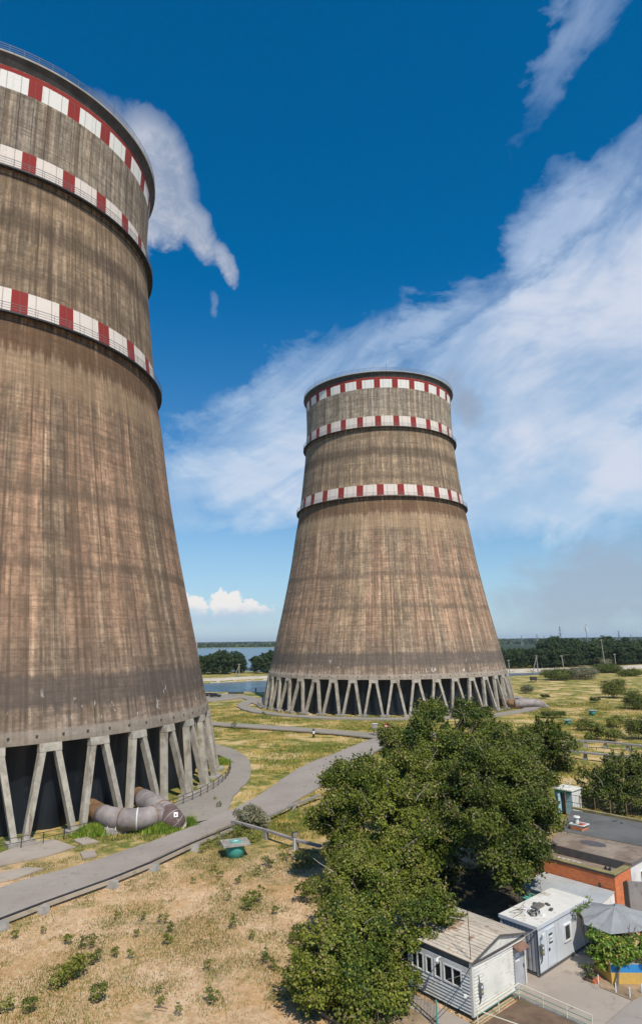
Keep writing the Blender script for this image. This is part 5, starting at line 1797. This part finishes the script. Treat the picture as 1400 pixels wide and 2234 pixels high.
tag(q.build('dead_branches', MAT['bark'], origin=tuple(FA.p(1.2, 1.5, zr))), 'fallen dead twigs scattered over the left of the cabin roof', 'twigs')

# ---- lean-to behind the cabin
MAT['leanto'] = simple('grey_roof_sheet', (0.44, 0.45, 0.44), 0.6, 0.12, 0.5, (0.30, 0.29, 0.27), 0.5, 0.7)
t = thing('lean_to', 'grey sheet lean-to roof against the brick wall, behind the cabin', 'lean-to', tuple(FA.p(7, 2)))
for i in range(4):
    b0 = -0.35 + i * 1.4
    c = [FA.p(6.75, b0, 2.15), FA.p(9.70, b0, 2.45), FA.p(9.70, b0 + 1.385, 2.45), FA.p(6.75, b0 + 1.385, 2.15)]
    c = [c[0], c[1], c[2], c[3]]
    MB().hexa(c + [x + Vector((0, 0, 0.05)) for x in c]).build('roof_sheet', MAT['leanto'], t)
c = [(6.9, 0.0), (9.7, 0.0), (9.7, 2.4), (6.9, 2.1)]
q = MB(); P_ = [FA.p(a, -0.30, z) for a, z in c] + [FA.p(a, -0.24, z) for a, z in c]
q.hexa([P_[0], P_[1], P_[5], P_[4], P_[3], P_[2], P_[6], P_[7]])
q.build('side_wall', MAT['white'], t)
bx(FA, 'front_wall', MAT['cabin'], t, 6.9, 7.0, -0.23, 5.0, 0, 2.1)
bp = FA.p(6.6, -0.1, 0)
t = thing('blue_barrel', 'bright blue plastic barrel half hidden behind the umbrella', 'barrel', tuple(bp))
MAT['blue'] = simple('blue_plastic', (0.05, 0.28, 0.62), 0.4, 0.1)
MB().lathe([(0.0, 0.02), (0.34, 0.02), (0.38, 0.3), (0.38, 1.6), (0.3, 1.85), (0, 1.85)], 18, c=(bp.x, bp.y)).build('drum', MAT['blue'], t, True)
MB().lathe([(0.12, 1.85), (0.12, 1.95), (0, 1.95)], 12, c=(bp.x, bp.y)).build('cap', MAT['blue'], t)

# ---- brick annex and the flat-roofed building
def brick_material():
    m, nt, b = new_mat('red_brick')
    p = worldpos(nt)
    x, y, z = sep(nt, p)
    along = x * 1.0 + y * -0.25
    al = x * .75 + y * .661
    bl = x * -.661 + y * .75
    gn = nt.nodes.new('ShaderNodeNewGeometry')
    nx_, ny_, nz_ = sep(nt, N(nt, gn.outputs['Normal']))
    facing = (nx_ * .75 + ny_ * .661).abs()
    s_ = al * (1.0 - facing.gt(0.7)) + bl * facing.gt(0.7)
    br = nt.nodes.new('ShaderNodeTexBrick')
    nt.links.new(comb(nt, s_, z, 0.0).s, br.inputs['Vector'])
    br.inputs['Scale'].default_value = 1.0
    br.inputs['Brick Width'].default_value = 0.26
    br.inputs['Row Height'].default_value = 0.088
    br.inputs['Mortar Size'].default_value = 0.010
    br.inputs['Color1'].default_value = (0.80, 0.20, 0.05, 1)
    br.inputs['Color2'].default_value = (0.62, 0.14, 0.04, 1)
    br.inputs['Mortar'].default_value = (0.42, 0.24, 0.14, 1)
    n1 = noise(nt, p, 0.8, 5, 0.6)
    c = mix(nt, n1.sstep(0.4, 0.7) * 0.35, N(nt, br.outputs['Color']), (0.24, 0.07, 0.035))
    finish(nt, b, c, 0.9, 1.0 - N(nt, br.outputs['Fac']), 0.6, 0.02)
    return m


MAT['brick'] = brick_material()
MAT['moss'] = simple('mossy_coping', (0.30, 0.24, 0.10), 0.95, 0.3, 1.0, (0.12, 0.11, 0.06), 0.6, 2.0, bump=0.5)
MAT['bitumen'] = simple('old_bitumen', (0.29, 0.21, 0.15), 0.9, 0.25, 0.5, (0.12, 0.085, 0.06), 0.7, 0.5, bump=0.4)
MAT['bitumen_g'] = simple('grey_bitumen', (0.125, 0.12, 0.11), 0.9, 0.2, 0.4, (0.20, 0.17, 0.13), 0.5, 0.5, bump=0.3)
FK = Fr((20.37, 49.35, 0))
t = thing('brick_annex', 'red brick annex with mossy parapet at the right edge', 'building', tuple(FK.o))
PB = 6.6
q = MB()
FK.box(q, 0, 0.38, 0, PB, 0, 3.5)
FK.box(q, 0.38, 2.46, 0, 0.38, 0, 3.5)
FK.box(q, 0.38, 2.46, PB - 0.38, PB, 0, 3.5)
q.build('brick_wall', MAT['brick'], t)
for i in range(7):
    b0 = -0.06 + i * (PB + 0.12) / 7
    bx(FK, 'coping', MAT['moss'], t, -0.07, 0.42, b0, b0 + (PB + 0.12) / 7 - 0.012, 3.56, 3.62)
for i in range(2):
    bx(FK, 'coping', MAT['moss'], t, 0.435 + i * 1.0, 0.435 + i * 1.0 + 0.99, -0.07, 0.42, 3.56, 3.62)
bx(FK, 'drip_edge', MAT['trimdark'], t, -0.045, 0.40, -0.04, PB + 0.04, 3.44, 3.558)
bx(FK, 'drip_edge', MAT['steelg'], t, 0.402, 2.46, -0.04, 0.0, 3.5, 3.558)
bx(FK, 'roof', MAT['bitumen'], t, 0.38, 2.46, 0.38, PB - 0.38, 3.0, 3.2)
bx(FK, 'vent_hole', MAT['trimdark'], t, -0.02, 0.02, 1.05, 1.22, 2.55, 2.8)
MB().tube([FK.p(-0.05, 1.1, 2.6), FK.p(-0.06, 0.7, 2.58), FK.p(-0.06, 0.25, 2.6)], 0.015, 4).build('cable', MAT['black'], t)
# grey steel door leaf standing open at the annex side
c = FK.p(1.62, 0, 0)
q = MB()
dd = (U * 0.62 - W * 0.78).normalized()
q.box(FK.p(1.75, -0.06, 0.35), dd * 1.25, U.cross(Vector((0, 0, 1))).normalized() * 0.05, Vector((0, 0, 2.45)))
do = q.build('steel_door', simple('grey_steel_door', (0.30, 0.29, 0.285), 0.5, 0.15, 1.0, (0.14, 0.11, 0.09), 0.6, 1.2, metal=0.2), t)
MB().box(FK.p(1.75, -0.06, 1.45) + dd * 1.0 - W * 0.09, dd * 0.12, W * 0.05, Vector((0, 0, 0.06))).build('handle', MAT['steel'], do)
bx(FK, 'doorway', MAT['black'], t, 1.15, 1.75, -0.03, 0.002, 0.3, 2.85)

t = thing('flat_roof_building', 'white walled building with a wide patched flat roof at right', 'building', tuple(FK.p(2.5, 0)))
poly = [(2.48, -0.12), (2.48, 6.4), (11.75, 9.6), (13.4, 10.3), (14.1, -0.12)]
poly_in = [(2.56, 0.0), (2.56, 6.3), (11.75, 9.45), (13.3, 10.1), (13.95, 0.0)]
FK.poly(MB(), poly_in, 0, 3.6).build('wall', simple('whitewashed_wall', (0.66, 0.66, 0.66), 0.8, 0.08, 0.7, (0.40, 0.37, 0.33), 0.4, 0.9), t)
rf = FK.poly(MB(), poly, 3.602, 3.82).build('roof', MAT['bitumen'], t)
FK.poly(MB(), [(7.1, -0.06), (6.3, 7.6), (11.7, 9.5), (13.35, 10.2), (14.0, -0.06)], 3.824, 3.86).build('grey_felt', MAT['bitumen_g'], rf)
# roofing felt sheets and patches laid on the near part
rg = random.Random(12)
MAT['felt1'] = simple('felt_sheet_tan', (0.29, 0.225, 0.165), 0.9, 0.25, 0.6, (0.13, 0.10, 0.075), 0.6, 0.7)
MAT['felt2'] = simple('felt_sheet_brown', (0.235, 0.165, 0.12), 0.9, 0.25, 0.6, (0.11, 0.08, 0.06), 0.6, 0.7)
for i in range(4):
    for j in range(5):
        a0 = 2.55 + i * 1.05; b0 = 0.05 + j * 1.28 + (0.4 if i % 2 else 0)
        if b0 > 6.0:
            continue
        b1 = min(b0 + 1.27, 6.3 + (a0 - 2.5) * 0.3)
        bx(FK, 'felt_sheet', MAT['felt1'] if (i * 3 + j * 2) % 3 else MAT['felt2'], rf, a0 + rg.uniform(0, .01), min(a0 + 1.04, 6.35), b0, b1, 3.8205, 3.827 + 0.0035 * ((i + j) % 3) + rg.uniform(0, .001))
pc = FK.p(4.9, 3.9, 3.845)
q = MB(); n_ = 26
q.prism([(pc.x + (U * (0.62 + 0.06 * math.sin(5 * k_)) * math.cos(2 * math.pi * k_ / n_) + W * (1.0 + 0.1 * math.cos(3 * k_)) * math.sin(2 * math.pi * k_ / n_)).x,
          pc.y + (U * (0.62 + 0.06 * math.sin(5 * k_)) * math.cos(2 * math.pi * k_ / n_) + W * (1.0 + 0.1 * math.cos(3 * k_)) * math.sin(2 * math.pi * k_ / n_)).y) for k_ in range(n_)], 3.83, 3.852)
q.build('tar_patch', simple('tar_patch', (0.10, 0.085, 0.085), 0.6, 0.15), rf)
bx(FK, 'step_face', MAT['trimdark'], t, 2.462, 2.479, 0.38, 6.2, 3.2, 3.80)
for i in range(9):
    b0 = -0.1 + i * 1.16
    bx(FK, 'kerb_block', MAT['moss'], rf, 13.6, 13.95, b0, b0 + 1.14, 3.865, 4.04)
bx(FK, 'eaves_trim', MAT['steelg'], t, 2.5, 14.1, -0.16, -0.122, 3.66, 3.84)
w = bx(FK, 'window', MAT['white'], t, 4.0, 5.1, -0.04, 0.0, 1.4, 2.95)
FK.box(MB(), 4.08, 5.02, -0.05, -0.041, 1.48, 2.87).build('pane', MAT['glass'], w)
# chimney on the roof
cc = FK.p(7.75, 6.5, 3.86)
t = thing('brick_chimney', 'short red brick chimney with a white vent cap on the flat roof', 'chimney', tuple(cc))
for r_ in range(4):
    for s_ in range(4):
        ang_ = math.atan2(U.y, U.x)
        off_ = [(-.42, 0), (.42, 0), (0, -.36), (0, .36)][s_]
        c = cc + U * off_[0] + W * off_[1] + Vector((0, 0, 0.05 + 0.1 * r_))
        MB().cube(c, (0.3 if s_ < 2 else 0.52), (1.02 if s_ < 2 else 0.28), 0.09, ang_).build('brick', MAT['brick'] if (r_ + s_) % 3 else MAT['block'], t)
for s_ in (-1, 1):
    MB().cube(cc + U * 0.5 * s_ + Vector((0, 0, 0.45)), 0.12, 1.3, 0.06, math.atan2(U.y, U.x)).build('frame_strip', MAT['white'], t)
    MB().cube(cc + W * 0.6 * s_ + Vector((0, 0, 0.452)), 0.86, 0.12, 0.06, math.atan2(U.y, U.x)).build('frame_strip', MAT['white'], t)
cc2 = cc + U * 0.1 + W * 0.25 + Vector((0, 0, 0.4))
MB().tube([cc2, cc2 + Vector((0, 0, 0.5))], 0.17, 12).build('vent_pipe', MAT['white'], t)
MB().tube([cc2 + Vector((0, 0, 0.52)), cc2 + Vector((0, 0, 0.6))], [0.30, 0.26], 12).build('vent_cap', MAT['white'], t)
# white ladder lying on the annex roof
t = thing('ladder', 'short white ladder lying on the low annex roof', 'ladder', tuple(FK.p(0.9, 4, 3.25)))
for a in (0.72, 1.08):
    bx(FK, 'stile', MAT['white'], t, a, a + 0.05, 3.0, 4.9, 3.42, 3.47)
for i in range(5):
    bx(FK, 'rung', MAT['white'], t, 0.77, 1.08, 3.15 + i * 0.4, 3.19 + i * 0.4, 3.43, 3.46)
# rubbish on the annex roof
for i, (a, b_, s, mt, lb) in enumerate(((1.2, 1.3, .22, 'black', 'black plastic scrap on the annex roof, left one'), (1.0, 0.9, .26, 'black', 'black plastic scrap on the annex roof, right one'), (0.75, 0.65, .2, 'beamtop', 'grey funnel on the annex roof corner'))):
    c = FK.p(a, b_, 3.2)
    tag(MB().tube([c, c + Vector((0.1, 0, 0.15)), c + Vector((0.15, 0.1, s * 1.6))], [s, s * 0.8, 0.04], 7).build('roof_scrap', MAT[mt], origin=tuple(c)), lb, 'scrap')
for i in range(2):
    c = FK.p(12.4 - i * .2, 5.6 - i * 0.7, 3.87)
    tag(MB().cube(c, 0.5, 0.16, 0.04, 0.3 + i).build('roof_scrap', MAT['black'], origin=tuple(c)), ('left' if i == 0 else 'right') + ' dark strip lying near the far edge of the flat roof', 'scrap')

# iron railing behind the flat roof, and the hut
t = thing('iron_fence', 'rusty iron fence running behind the flat-roofed building', 'fence', tuple(FK.p(14.6, 5)))
for i in range(10):
    p = FK.p(14.7, 11.5 - i * 1.5, 0)
    MB().tube([p, p + Vector((0, 0, 5.0))], 0.05, 5).build('post', MAT['pipe_rust'], t)
for zz in (4.9, 4.2):
    MB().tube([FK.p(14.7, 11.5, zz), FK.p(14.7, -2, zz)], 0.03, 4).build('rail', MAT['steel'], t)
q = MB()
for i in range(90):
    p = FK.p(14.72, 11.5 - i * 0.15, 0)
    q.tube([p + Vector((0, 0, 3.6)), p + Vector((0, 0, 4.9))], 0.012, 4, False)
o = q.build('bars', MAT['steel'], t); o['kind'] = 'stuff'

hb = G(1249, 1779)
FH = Fr(tuple(hb))
MAT['hut_blue'] = simple('faded_blue_paint', (0.33, 0.52, 0.60), 0.7, 0.12, 1.5, (0.5, 0.55, 0.55), 0.4, 1.5, streak=True)
t = thing('guard_hut', 'narrow blue and white hut with an open dark door behind the flat roof', 'hut', tuple(hb))
bx(FH, 'wall', MAT['hut_blue'], t, 0.0, 0.06, 0.0, 0.78, 0, 2.6)
bx(FH, 'wall', MAT['hut_blue'], t, 0.0, 0.06, 1.38, 2.05, 0, 2.6)
bx(FH, 'lintel', MAT['teal'], t, -0.04, -0.002, 0.0, 2.05, 2.3, 2.6)
bx(FH, 'inside', MAT['black'], t, 0.062, 0.1, 0.02, 2.0, 0, 2.55)
bx(FH, 'side_wall', MAT['white'], t, 0.0, 2.1, -0.06, -0.002, 0, 2.6)
bx(FH, 'side_wall', MAT['white'], t, 0.0, 2.1, 2.055, 2.11, 0, 2.6)
bx(FH, 'back_wall', MAT['white'], t, 2.102, 2.16, -0.06, 2.11, 0, 2.6)
rf_ = bx(FH, 'roof', MAT['cabin_roof'], t, -0.28, 2.3, -0.2, 2.25, 2.603, 2.72)
for i in range(5):
    bx(FH, 'roof_batten', MAT['white'], rf_, -0.3, 2.32, -0.18 + i * 0.58, -0.12 + i * 0.58, 2.722, 2.75)
bx(FH, 'door', MAT['hut_blue'], t, -0.62, -0.02, 1.36, 1.40, 0.1, 2.2)
bx(FH, 'flue', MAT['white'], t, 1.0, 1.08, 0.6, 0.68, 2.72, 3.5)

# ---- patio: umbrella, vine, painted wall
MAT['umb'] = simple('grey_canvas', (0.30, 0.30, 0.295), 0.8, 0.1, 1.5, (0.17, 0.145, 0.12), 0.5, 1.2)
uc = FA.p(5.75, -2.2, 0)
t = thing('patio_umbrella', 'big faded grey garden umbrella over the vine patio', 'umbrella', tuple(uc))
nseg = 8
rim_p = []
for k_ in range(nseg):
    a = 2 * math.pi * (k_ + 0.3) / nseg
    sag = 0.55 + (0.25 if k_ in (4, 5) else 0.0)
    rim_p.append(uc + Vector((math.cos(a) * 2.3, math.sin(a) * 2.3, 3.05 - sag)))
apex = uc + Vector((0, 0, 3.1))
for k_ in range(nseg):
    a, b_ = rim_p[k_], rim_p[(k_ + 1) % nseg]
    md = a.lerp(b_, 0.5).lerp(apex, 0.06) + Vector((0, 0, -0.06))
    m_ = MB()
    rows = []
    for j in range(1, 5):
        t_ = j / 4
        rows.append([apex.lerp(a, t_), apex.lerp(md, t_) - Vector((0, 0, 0.05 * math.sin(t_ * 2.2))), apex.lerp(b_, t_)])
    vs_ = [apex] + [x for r_ in rows for x in r_]
    vs_ += [x - Vector((0, 0, 0.012)) for x in vs_]
    fs_ = [(0, 1, 2), (0, 2, 3)]
    for j in range(3):
        o_ = 1 + 3 * j
        fs_ += [(o_, o_ + 3, o_ + 4, o_ + 1), (o_ + 1, o_ + 4, o_ + 5, o_ + 2)]
    nn_ = 13
    fs_ += [tuple(x + nn_ for x in q_[::-1]) for q_ in fs_]
    pn = m_.add(vs_, fs_).build('canopy_panel', MAT['umb'], t)
    MB().tube([apex - Vector((0, 0, 0.03)), a - Vector((0, 0, 0.02))], 0.016, 5).build('rib', MAT['steel'], t)
MB().tube([uc, apex + Vector((0, 0, 0.12))], 0.04, 8).build('pole', MAT['steelg'], t)

MAT['wall_y'] = simple('yellow_paint', (0.62, 0.38, 0.09), 0.8, 0.1, 0.8, (0.45, 0.30, 0.12), 0.4, 1.2)
MAT['wall_b'] = simple('blue_wall_paint', (0.03, 0.24, 0.55), 0.7, 0.08, 0.8)
MAT['wall_top'] = simple('wall_top', (0.45, 0.40, 0.33), 0.9, 0.2)
t = thing('painted_wall', 'low garden wall painted with a blue stripe above yellow', 'wall', tuple(FA.p(2.4, -3.3)))
for (a0, b0, a1, b1) in ((3.5, -1.65, 2.35, -3.3), (2.35, -3.3, 4.6, -5.45), (4.6, -5.45, 7.4, -8.0)):
    p0, p1 = FA.p(a0, b0), FA.p(a1, b1)
    d = (p1 - p0); s_ = Vector((-d.y, d.x, 0)).normalized() * 0.16
    e = d.normalized() * 0.004
    for (z0, z1, mt, nm) in ((0, 0.68, 'wall_y', 'yellow_band'), (0.68, 1.12, 'wall_b', 'blue_band'), (1.12, 1.17, 'wall_top', 'wall_cap')):
        if nm == 'blue_band' and a0 == 3.5:
            mt, nm = 'wall_y', 'yellow_band'
        k_ = 1.12 if nm == 'wall_cap' else 1.0
        MB().box(p0 + e - s_ * (k_ - 1) / 2 + Vector((0, 0, z0 + 0.001)), d - e * 2, s_ * k_, Vector((0, 0, z1 - z0 - 0.002))).build(nm, MAT[mt], t)
# climbing vine over the pergola
vb = [(FA.p(3.9, -2.6, 1.7), (0.95, 0.95, 0.7)), (FA.p(3.1, -2.7, 1.5), (0.75, 0.8, 0.75)), (FA.p(3.4, -3.6, 1.5), (0.85, 0.8, 0.6)), (FA.p(4.5, -3.8, 1.7), (1.1, 1.0, 0.65)), (FA.p(5.2, -4.9, 1.7), (1.1, 1.0, 0.65)),
      (FA.p(4.1, -4.7, 1.45), (0.8, 0.8, 0.45)), (FA.p(2.75, -3.15, 1.0), (0.45, 0.45, 0.6)), (FA.p(2.55, -2.6, 0.95), (0.4, 0.5, 0.55)), (FA.p(3.0, -2.0, 1.1), (0.45, 0.45, 0.6)), (FA.p(2.7, -3.7, 1.3), (0.5, 0.4, 0.35)), (FA.p(6.0, -4.2, 1.9), (0.9, 0.9, 0.5)), (FA.p(3.4, -1.9, 1.9), (0.6, 0.5, 0.5)), (FA.p(6.2, -5.6, 1.8), (1, 1, 0.6))]
big_tree('grape_vine', 'bright green grape vine covering the patio above the painted wall', 'vine', tuple(FA.p(1.75, -3.75)), [(tuple(c), r) for c, r in vb], MAT['leaf_v'], 61, dens=70, leaf=0.14, per=60,
         clump=(0.12, 0.34), tr=0.07)
big_tree('grape_vine', 'thin vine shoots hanging over the cabin roof edge', 'vine', tuple(FA.p(4.6, -0.6)), [(tuple(FA.p(4.4, -0.25, 2.7)), (0.5, 0.4, 0.22)), (tuple(FA.p(5.2, -0.4, 2.6)), (0.5, 0.3, 0.3)), (tuple(FA.p(4.9, -0.3, 2.3)), (0.3, 0.2, 0.3)),
         (tuple(FA.p(6.9, 0.3, 2.4)), (0.5, 0.4, 0.4))], MAT['leaf_v'], 62, dens=60, leaf=0.12, per=14, clump=(0.08, 0.2), tr=0.03)
# timber beam of the pergola
p0, p1 = FA.p(4.6, -2.7, 2.35), FA.p(6.9, -6.2, 2.35)
t = thing('pergola_frame', 'orange brown timber pergola beams among the vine', 'pergola', tuple(FA.p(4.8, -2.8)))
MB().tube([p0, p1], 0.055, 4).build('beam', simple('orange_timber', (0.42, 0.20, 0.08), 0.8, 0.2), t)
for (a, b_) in ((4.65, -2.8), (6.8, -6.0)):
    MB().tube([FA.p(a, b_, 0), FA.p(a, b_, 2.35)], 0.05, 4).build('post', MAT['bark'], t)
# potted bush and little white stakes
big_tree('potted_bush', 'dark bush in a brick trough at the pavement edge', 'bush', tuple(FA.p(2.0, -2.1)), [(tuple(FA.p(2.0, -2.0, 0.5)), (0.4, 0.4, 0.35)), (tuple(FA.p(1.8, -2.3, 0.4)), (0.3, 0.3, 0.25))], MAT['leaf_b'], 63, dens=90, leaf=0.10, per=20, clump=(0.08, 0.2), tr=0.03)
t = thing('planter', 'small red brick trough at the pavement edge under the dark bush', 'planter', tuple(FA.p(2.0, -2.2)))
for i in range(4):
    bx(FA, 'brick', MAT['brick'], t, 1.62 + i * 0.2, 1.81 + i * 0.2, -2.62, -2.5, 0.05, 0.22)
bx(FA, 'soil_fill', MAT['soil'], t, 1.62, 2.42, -2.49, -1.9, 0.05, 0.18)
for i, (a, b_) in enumerate(((1.78, -2.75), (1.62, -3.85), (1.72, -4.6), (2.6, -4.9))):
    p = FA.p(a, b_, 0)
    o = MB().tube([p, p + Vector((0.02, 0, 0.55))], 0.035, 6).build('garden_stake', MAT['white'], origin=tuple(p))
    tag(o, ['short white stake nearest the brick trough', 'short white stake beside the vine trunk', 'short white stake at the pavement corner', 'short white stake farthest right in the dry bed'][i], 'stake', 'white stakes in the dry bed')

# ---- white and green railing round the bed
MAT['cream_rail'] = simple('cream_rail_paint', (0.72, 0.66, 0.50), 0.6, 0.1)
MAT['green_rail'] = simple('green_rail_paint', (0.10, 0.24, 0.18), 0.6, 0.15)
t = thing('bed_railing', 'low white topped pipe railing with green lower rails round the flower bed', 'railing', tuple(FA.p(-2.88, -0.47)))
run = [(-6.85, -0.42), (-2.88, -0.42), (-2.88, -4.7)]
for (a0, b0), (a1, b1) in zip(run[:-1], run[1:]):
    for (zz, mt, r_) in ((0.78, 'cream_rail', 0.028), (0.5, 'green_rail', 0.02), (0.25, 'green_rail', 0.02)):
        MB().tube([FA.p(a0, b0, zz), FA.p(a1, b1, zz)], r_, 6).build('rail', MAT[mt], t)
for (a, b_) in ((-6.85, -0.42), (-4.9, -0.42), (-2.88, -0.42), (-2.88, -1.9), (-2.88, -3.3), (-2.88, -4.7)):
    MB().tube([FA.p(a, b_, 0), FA.p(a, b_, 0.8)], 0.03, 6).build('post', MAT['cream_rail'], t)
bx(FA, 'kerb', MAT['block'], t, -2.92, -2.80, -4.7, -0.5, 0.0, 0.14)
MB().tube([FA.p(-6.85, -0.42, 0.78), FA.p(-6.3, -2.8, 0.75)], 0.028, 6).build('rail', MAT['cream_rail'], t)

# ---- dark green iron fence at the bottom
t = thing('picket_fence', 'dark green iron picket fence at the bottom edge beside the shed', 'fence', tuple(G(880, 2234)))
f0, f1, f2 = G(838, 2200), G(905, 2225), G(945, 2262)
f0, f1, f2 = Vector((3.2, 40.0, 0)), Vector((4.75, 40.3, 0)), Vector((5.75, 38.2, 0))
pk = MB().tube([(0, 0, 0.1), (0, 0, 1.25)], 0.014, 4).mesh('picket', MAT['steel'])
for (a, b_) in ((f0, f1), (f1, f2)):
    L = (b_ - a).length
    n_ = int(L / 0.13)
    for i in range(n_):
        p = a.lerp(b_, (i + 0.5) / n_)
        link('picket', pk, t, tuple(p - WL[t.name]))
    for zz in (0.3, 1.2):
        MB().tube([a + Vector((0, 0, zz)), b_ + Vector((0, 0, zz))], 0.025, 4).build('rail', MAT['steel'], t)
for p in (f0.lerp(f1, 0.5), f1, f2):
    MB().tube([p, p + Vector((0, 0, 1.35))], 0.045, 6).build('post', MAT['teal'] if p != f1 else MAT['green_rail'], t)

# ---- aerials and wires
def wire(pts, label, r_=0.016, sag=0.3, mat='black'):
    pts = [Vector(p) for p in pts]
    out = []
    for a, b_ in zip(pts[:-1], pts[1:]):
        for k_ in range(8):
            t_ = k_ / 8
            p = a.lerp(b_, t_); p.z -= sag * 4 * t_ * (1 - t_)
            out.append(p)
    out.append(pts[-1])
    tag(MB().tube(out, r_, 4).build('overhead_wire', MAT[mat], origin=tuple(pts[0])), label, 'wire')


ap = FS.p(0.05, 0.05, SE)
t = thing('aerial_mast', 'thin aerial mast with stays on the near corner of the shed roof', 'aerial', tuple(ap))
MB().tube([ap, ap + Vector((-0.05, 0, 2.6))], 0.02, 5).build('mast_tube', MAT['steel'], t)
MB().tube([ap + Vector((0, 0, 1.2)), FS.p(1.3, 2.2, SE + 0.4)], 0.008, 4).build('stay', MAT['steel'], t)
MB().tube([ap + Vector((0, 0, 0.2)), FS.p(-0.1, 2.4, SE + 1.2)], 0.008, 4).build('stay', MAT['steel'], t)
wire([FS.p(-0.1, 0.05, 2.4), Vector((5.3, 38.2, 0.3))], 'dark wire sagging from the shed corner to the picket fence', 0.02, 0.25)
wire([FS.p(-0.1, 0.05, 2.2), Vector((4.3, 40.6, 0.9))], 'pale wire running down across the shed windows', 0.012, 0.15, 'beamtop')
wire([FS.p(0, -0.1, SE - 0.1), FA.p(-0.1, -0.12, 2.75)], 'pale cable from the shed eave to the cabin corner', 0.02, 0.05, 'beamtop')
wire([FA.p(-0.1, -0.12, 2.7), FS.p(4.9, -0.3, 2.25)], 'black cable from the cabin corner to the shed door canopy', 0.02, 0.12)
mp = FA.p(8.0, 5.6, 0)
t = thing('aerial_mast', 'thin bare mast at the left end of the brick annex', 'aerial', tuple(mp))
MB().tube([mp, mp + Vector((0, 0, 4.2))], 0.025, 5).build('mast_tube', MAT['steel'], t)
mp = FK.p(6.0, 7.2, 0)
t = thing('aerial_mast', 'thin dark mast at the left edge of the flat roof', 'aerial', tuple(mp))
MB().tube([mp, mp + Vector((0, 0, 5.6))], 0.03, 5).build('mast_tube', MAT['steel'], t)
# teal tarpaulin edge behind the cabin
t = thing('teal_crate', 'teal crate behind the left corner of the cabin roof', 'crate', tuple(FA.p(5.8, 3.6)))
bx(FA, 'crate_body', MAT['teal'], t, 5.2, 6.4, 3.2, 4.2, 0.0, 2.0)
for i in range(4):
    bx(FA, 'batten', MAT['teal_l'], t, 5.15 + i * 0.34, 5.3 + i * 0.34, 3.15, 4.25, 2.0, 2.06)
# dark undergrowth added below the big trees to deepen their shade
bl = [((x_, y_, 1.4), (2.0, 1.6, 1.6)) for x_, y_ in ((9, 60), (12, 62), (15, 61.5), (6.5, 58), (10.5, 64))] + [((x_, y_, 0.6), (1.6, 1.4, 0.8)) for (x_, y_) in ((-1, 42.5), (0.5, 46), (2, 49), (5, 49.5), (0.5, 52), (-1.0, 56), (1.5, 58.5), (8.5, 58), (8.0, 56.5), (10, 57.5), (13, 58.5), (3.5, 44), (1, 39), (2.5, 38))]
big_tree('undergrowth_bush', 'dark low undergrowth added to deepen the shade below the big trees', 'bush', (1, 48, 0), bl, MAT['leaf_b'], 71, dens=7, leaf=0.19, per=130, clump=(0.3, 0.75), tr=0.05)

# ------------------------------------------------------------------ air
hz = MB().box((-16500, -450, -5), (33000, 0, 0), (0, 21000, 0), (0, 0, 120)).build('haze', None)
hm_ = bpy.data.materials.new('haze_air'); hm_.use_nodes = True
hn = hm_.node_tree
for n_ in list(hn.nodes):
    if n_.type == 'BSDF_PRINCIPLED':
        hn.nodes.remove(n_)
pv = hn.nodes.new('ShaderNodeVolumePrincipled')
pv.inputs['Color'].default_value = (0.72, 0.82, 0.95, 1)
pv.inputs['Density'].default_value = 0.00005
hn.links.new(pv.outputs[0], hn.nodes['Material Output'].inputs['Volume'])
hz.data.materials.append(hm_)
hz['kind'] = 'stuff'
hz['label'] = 'thin blue air haze fading the far shore'
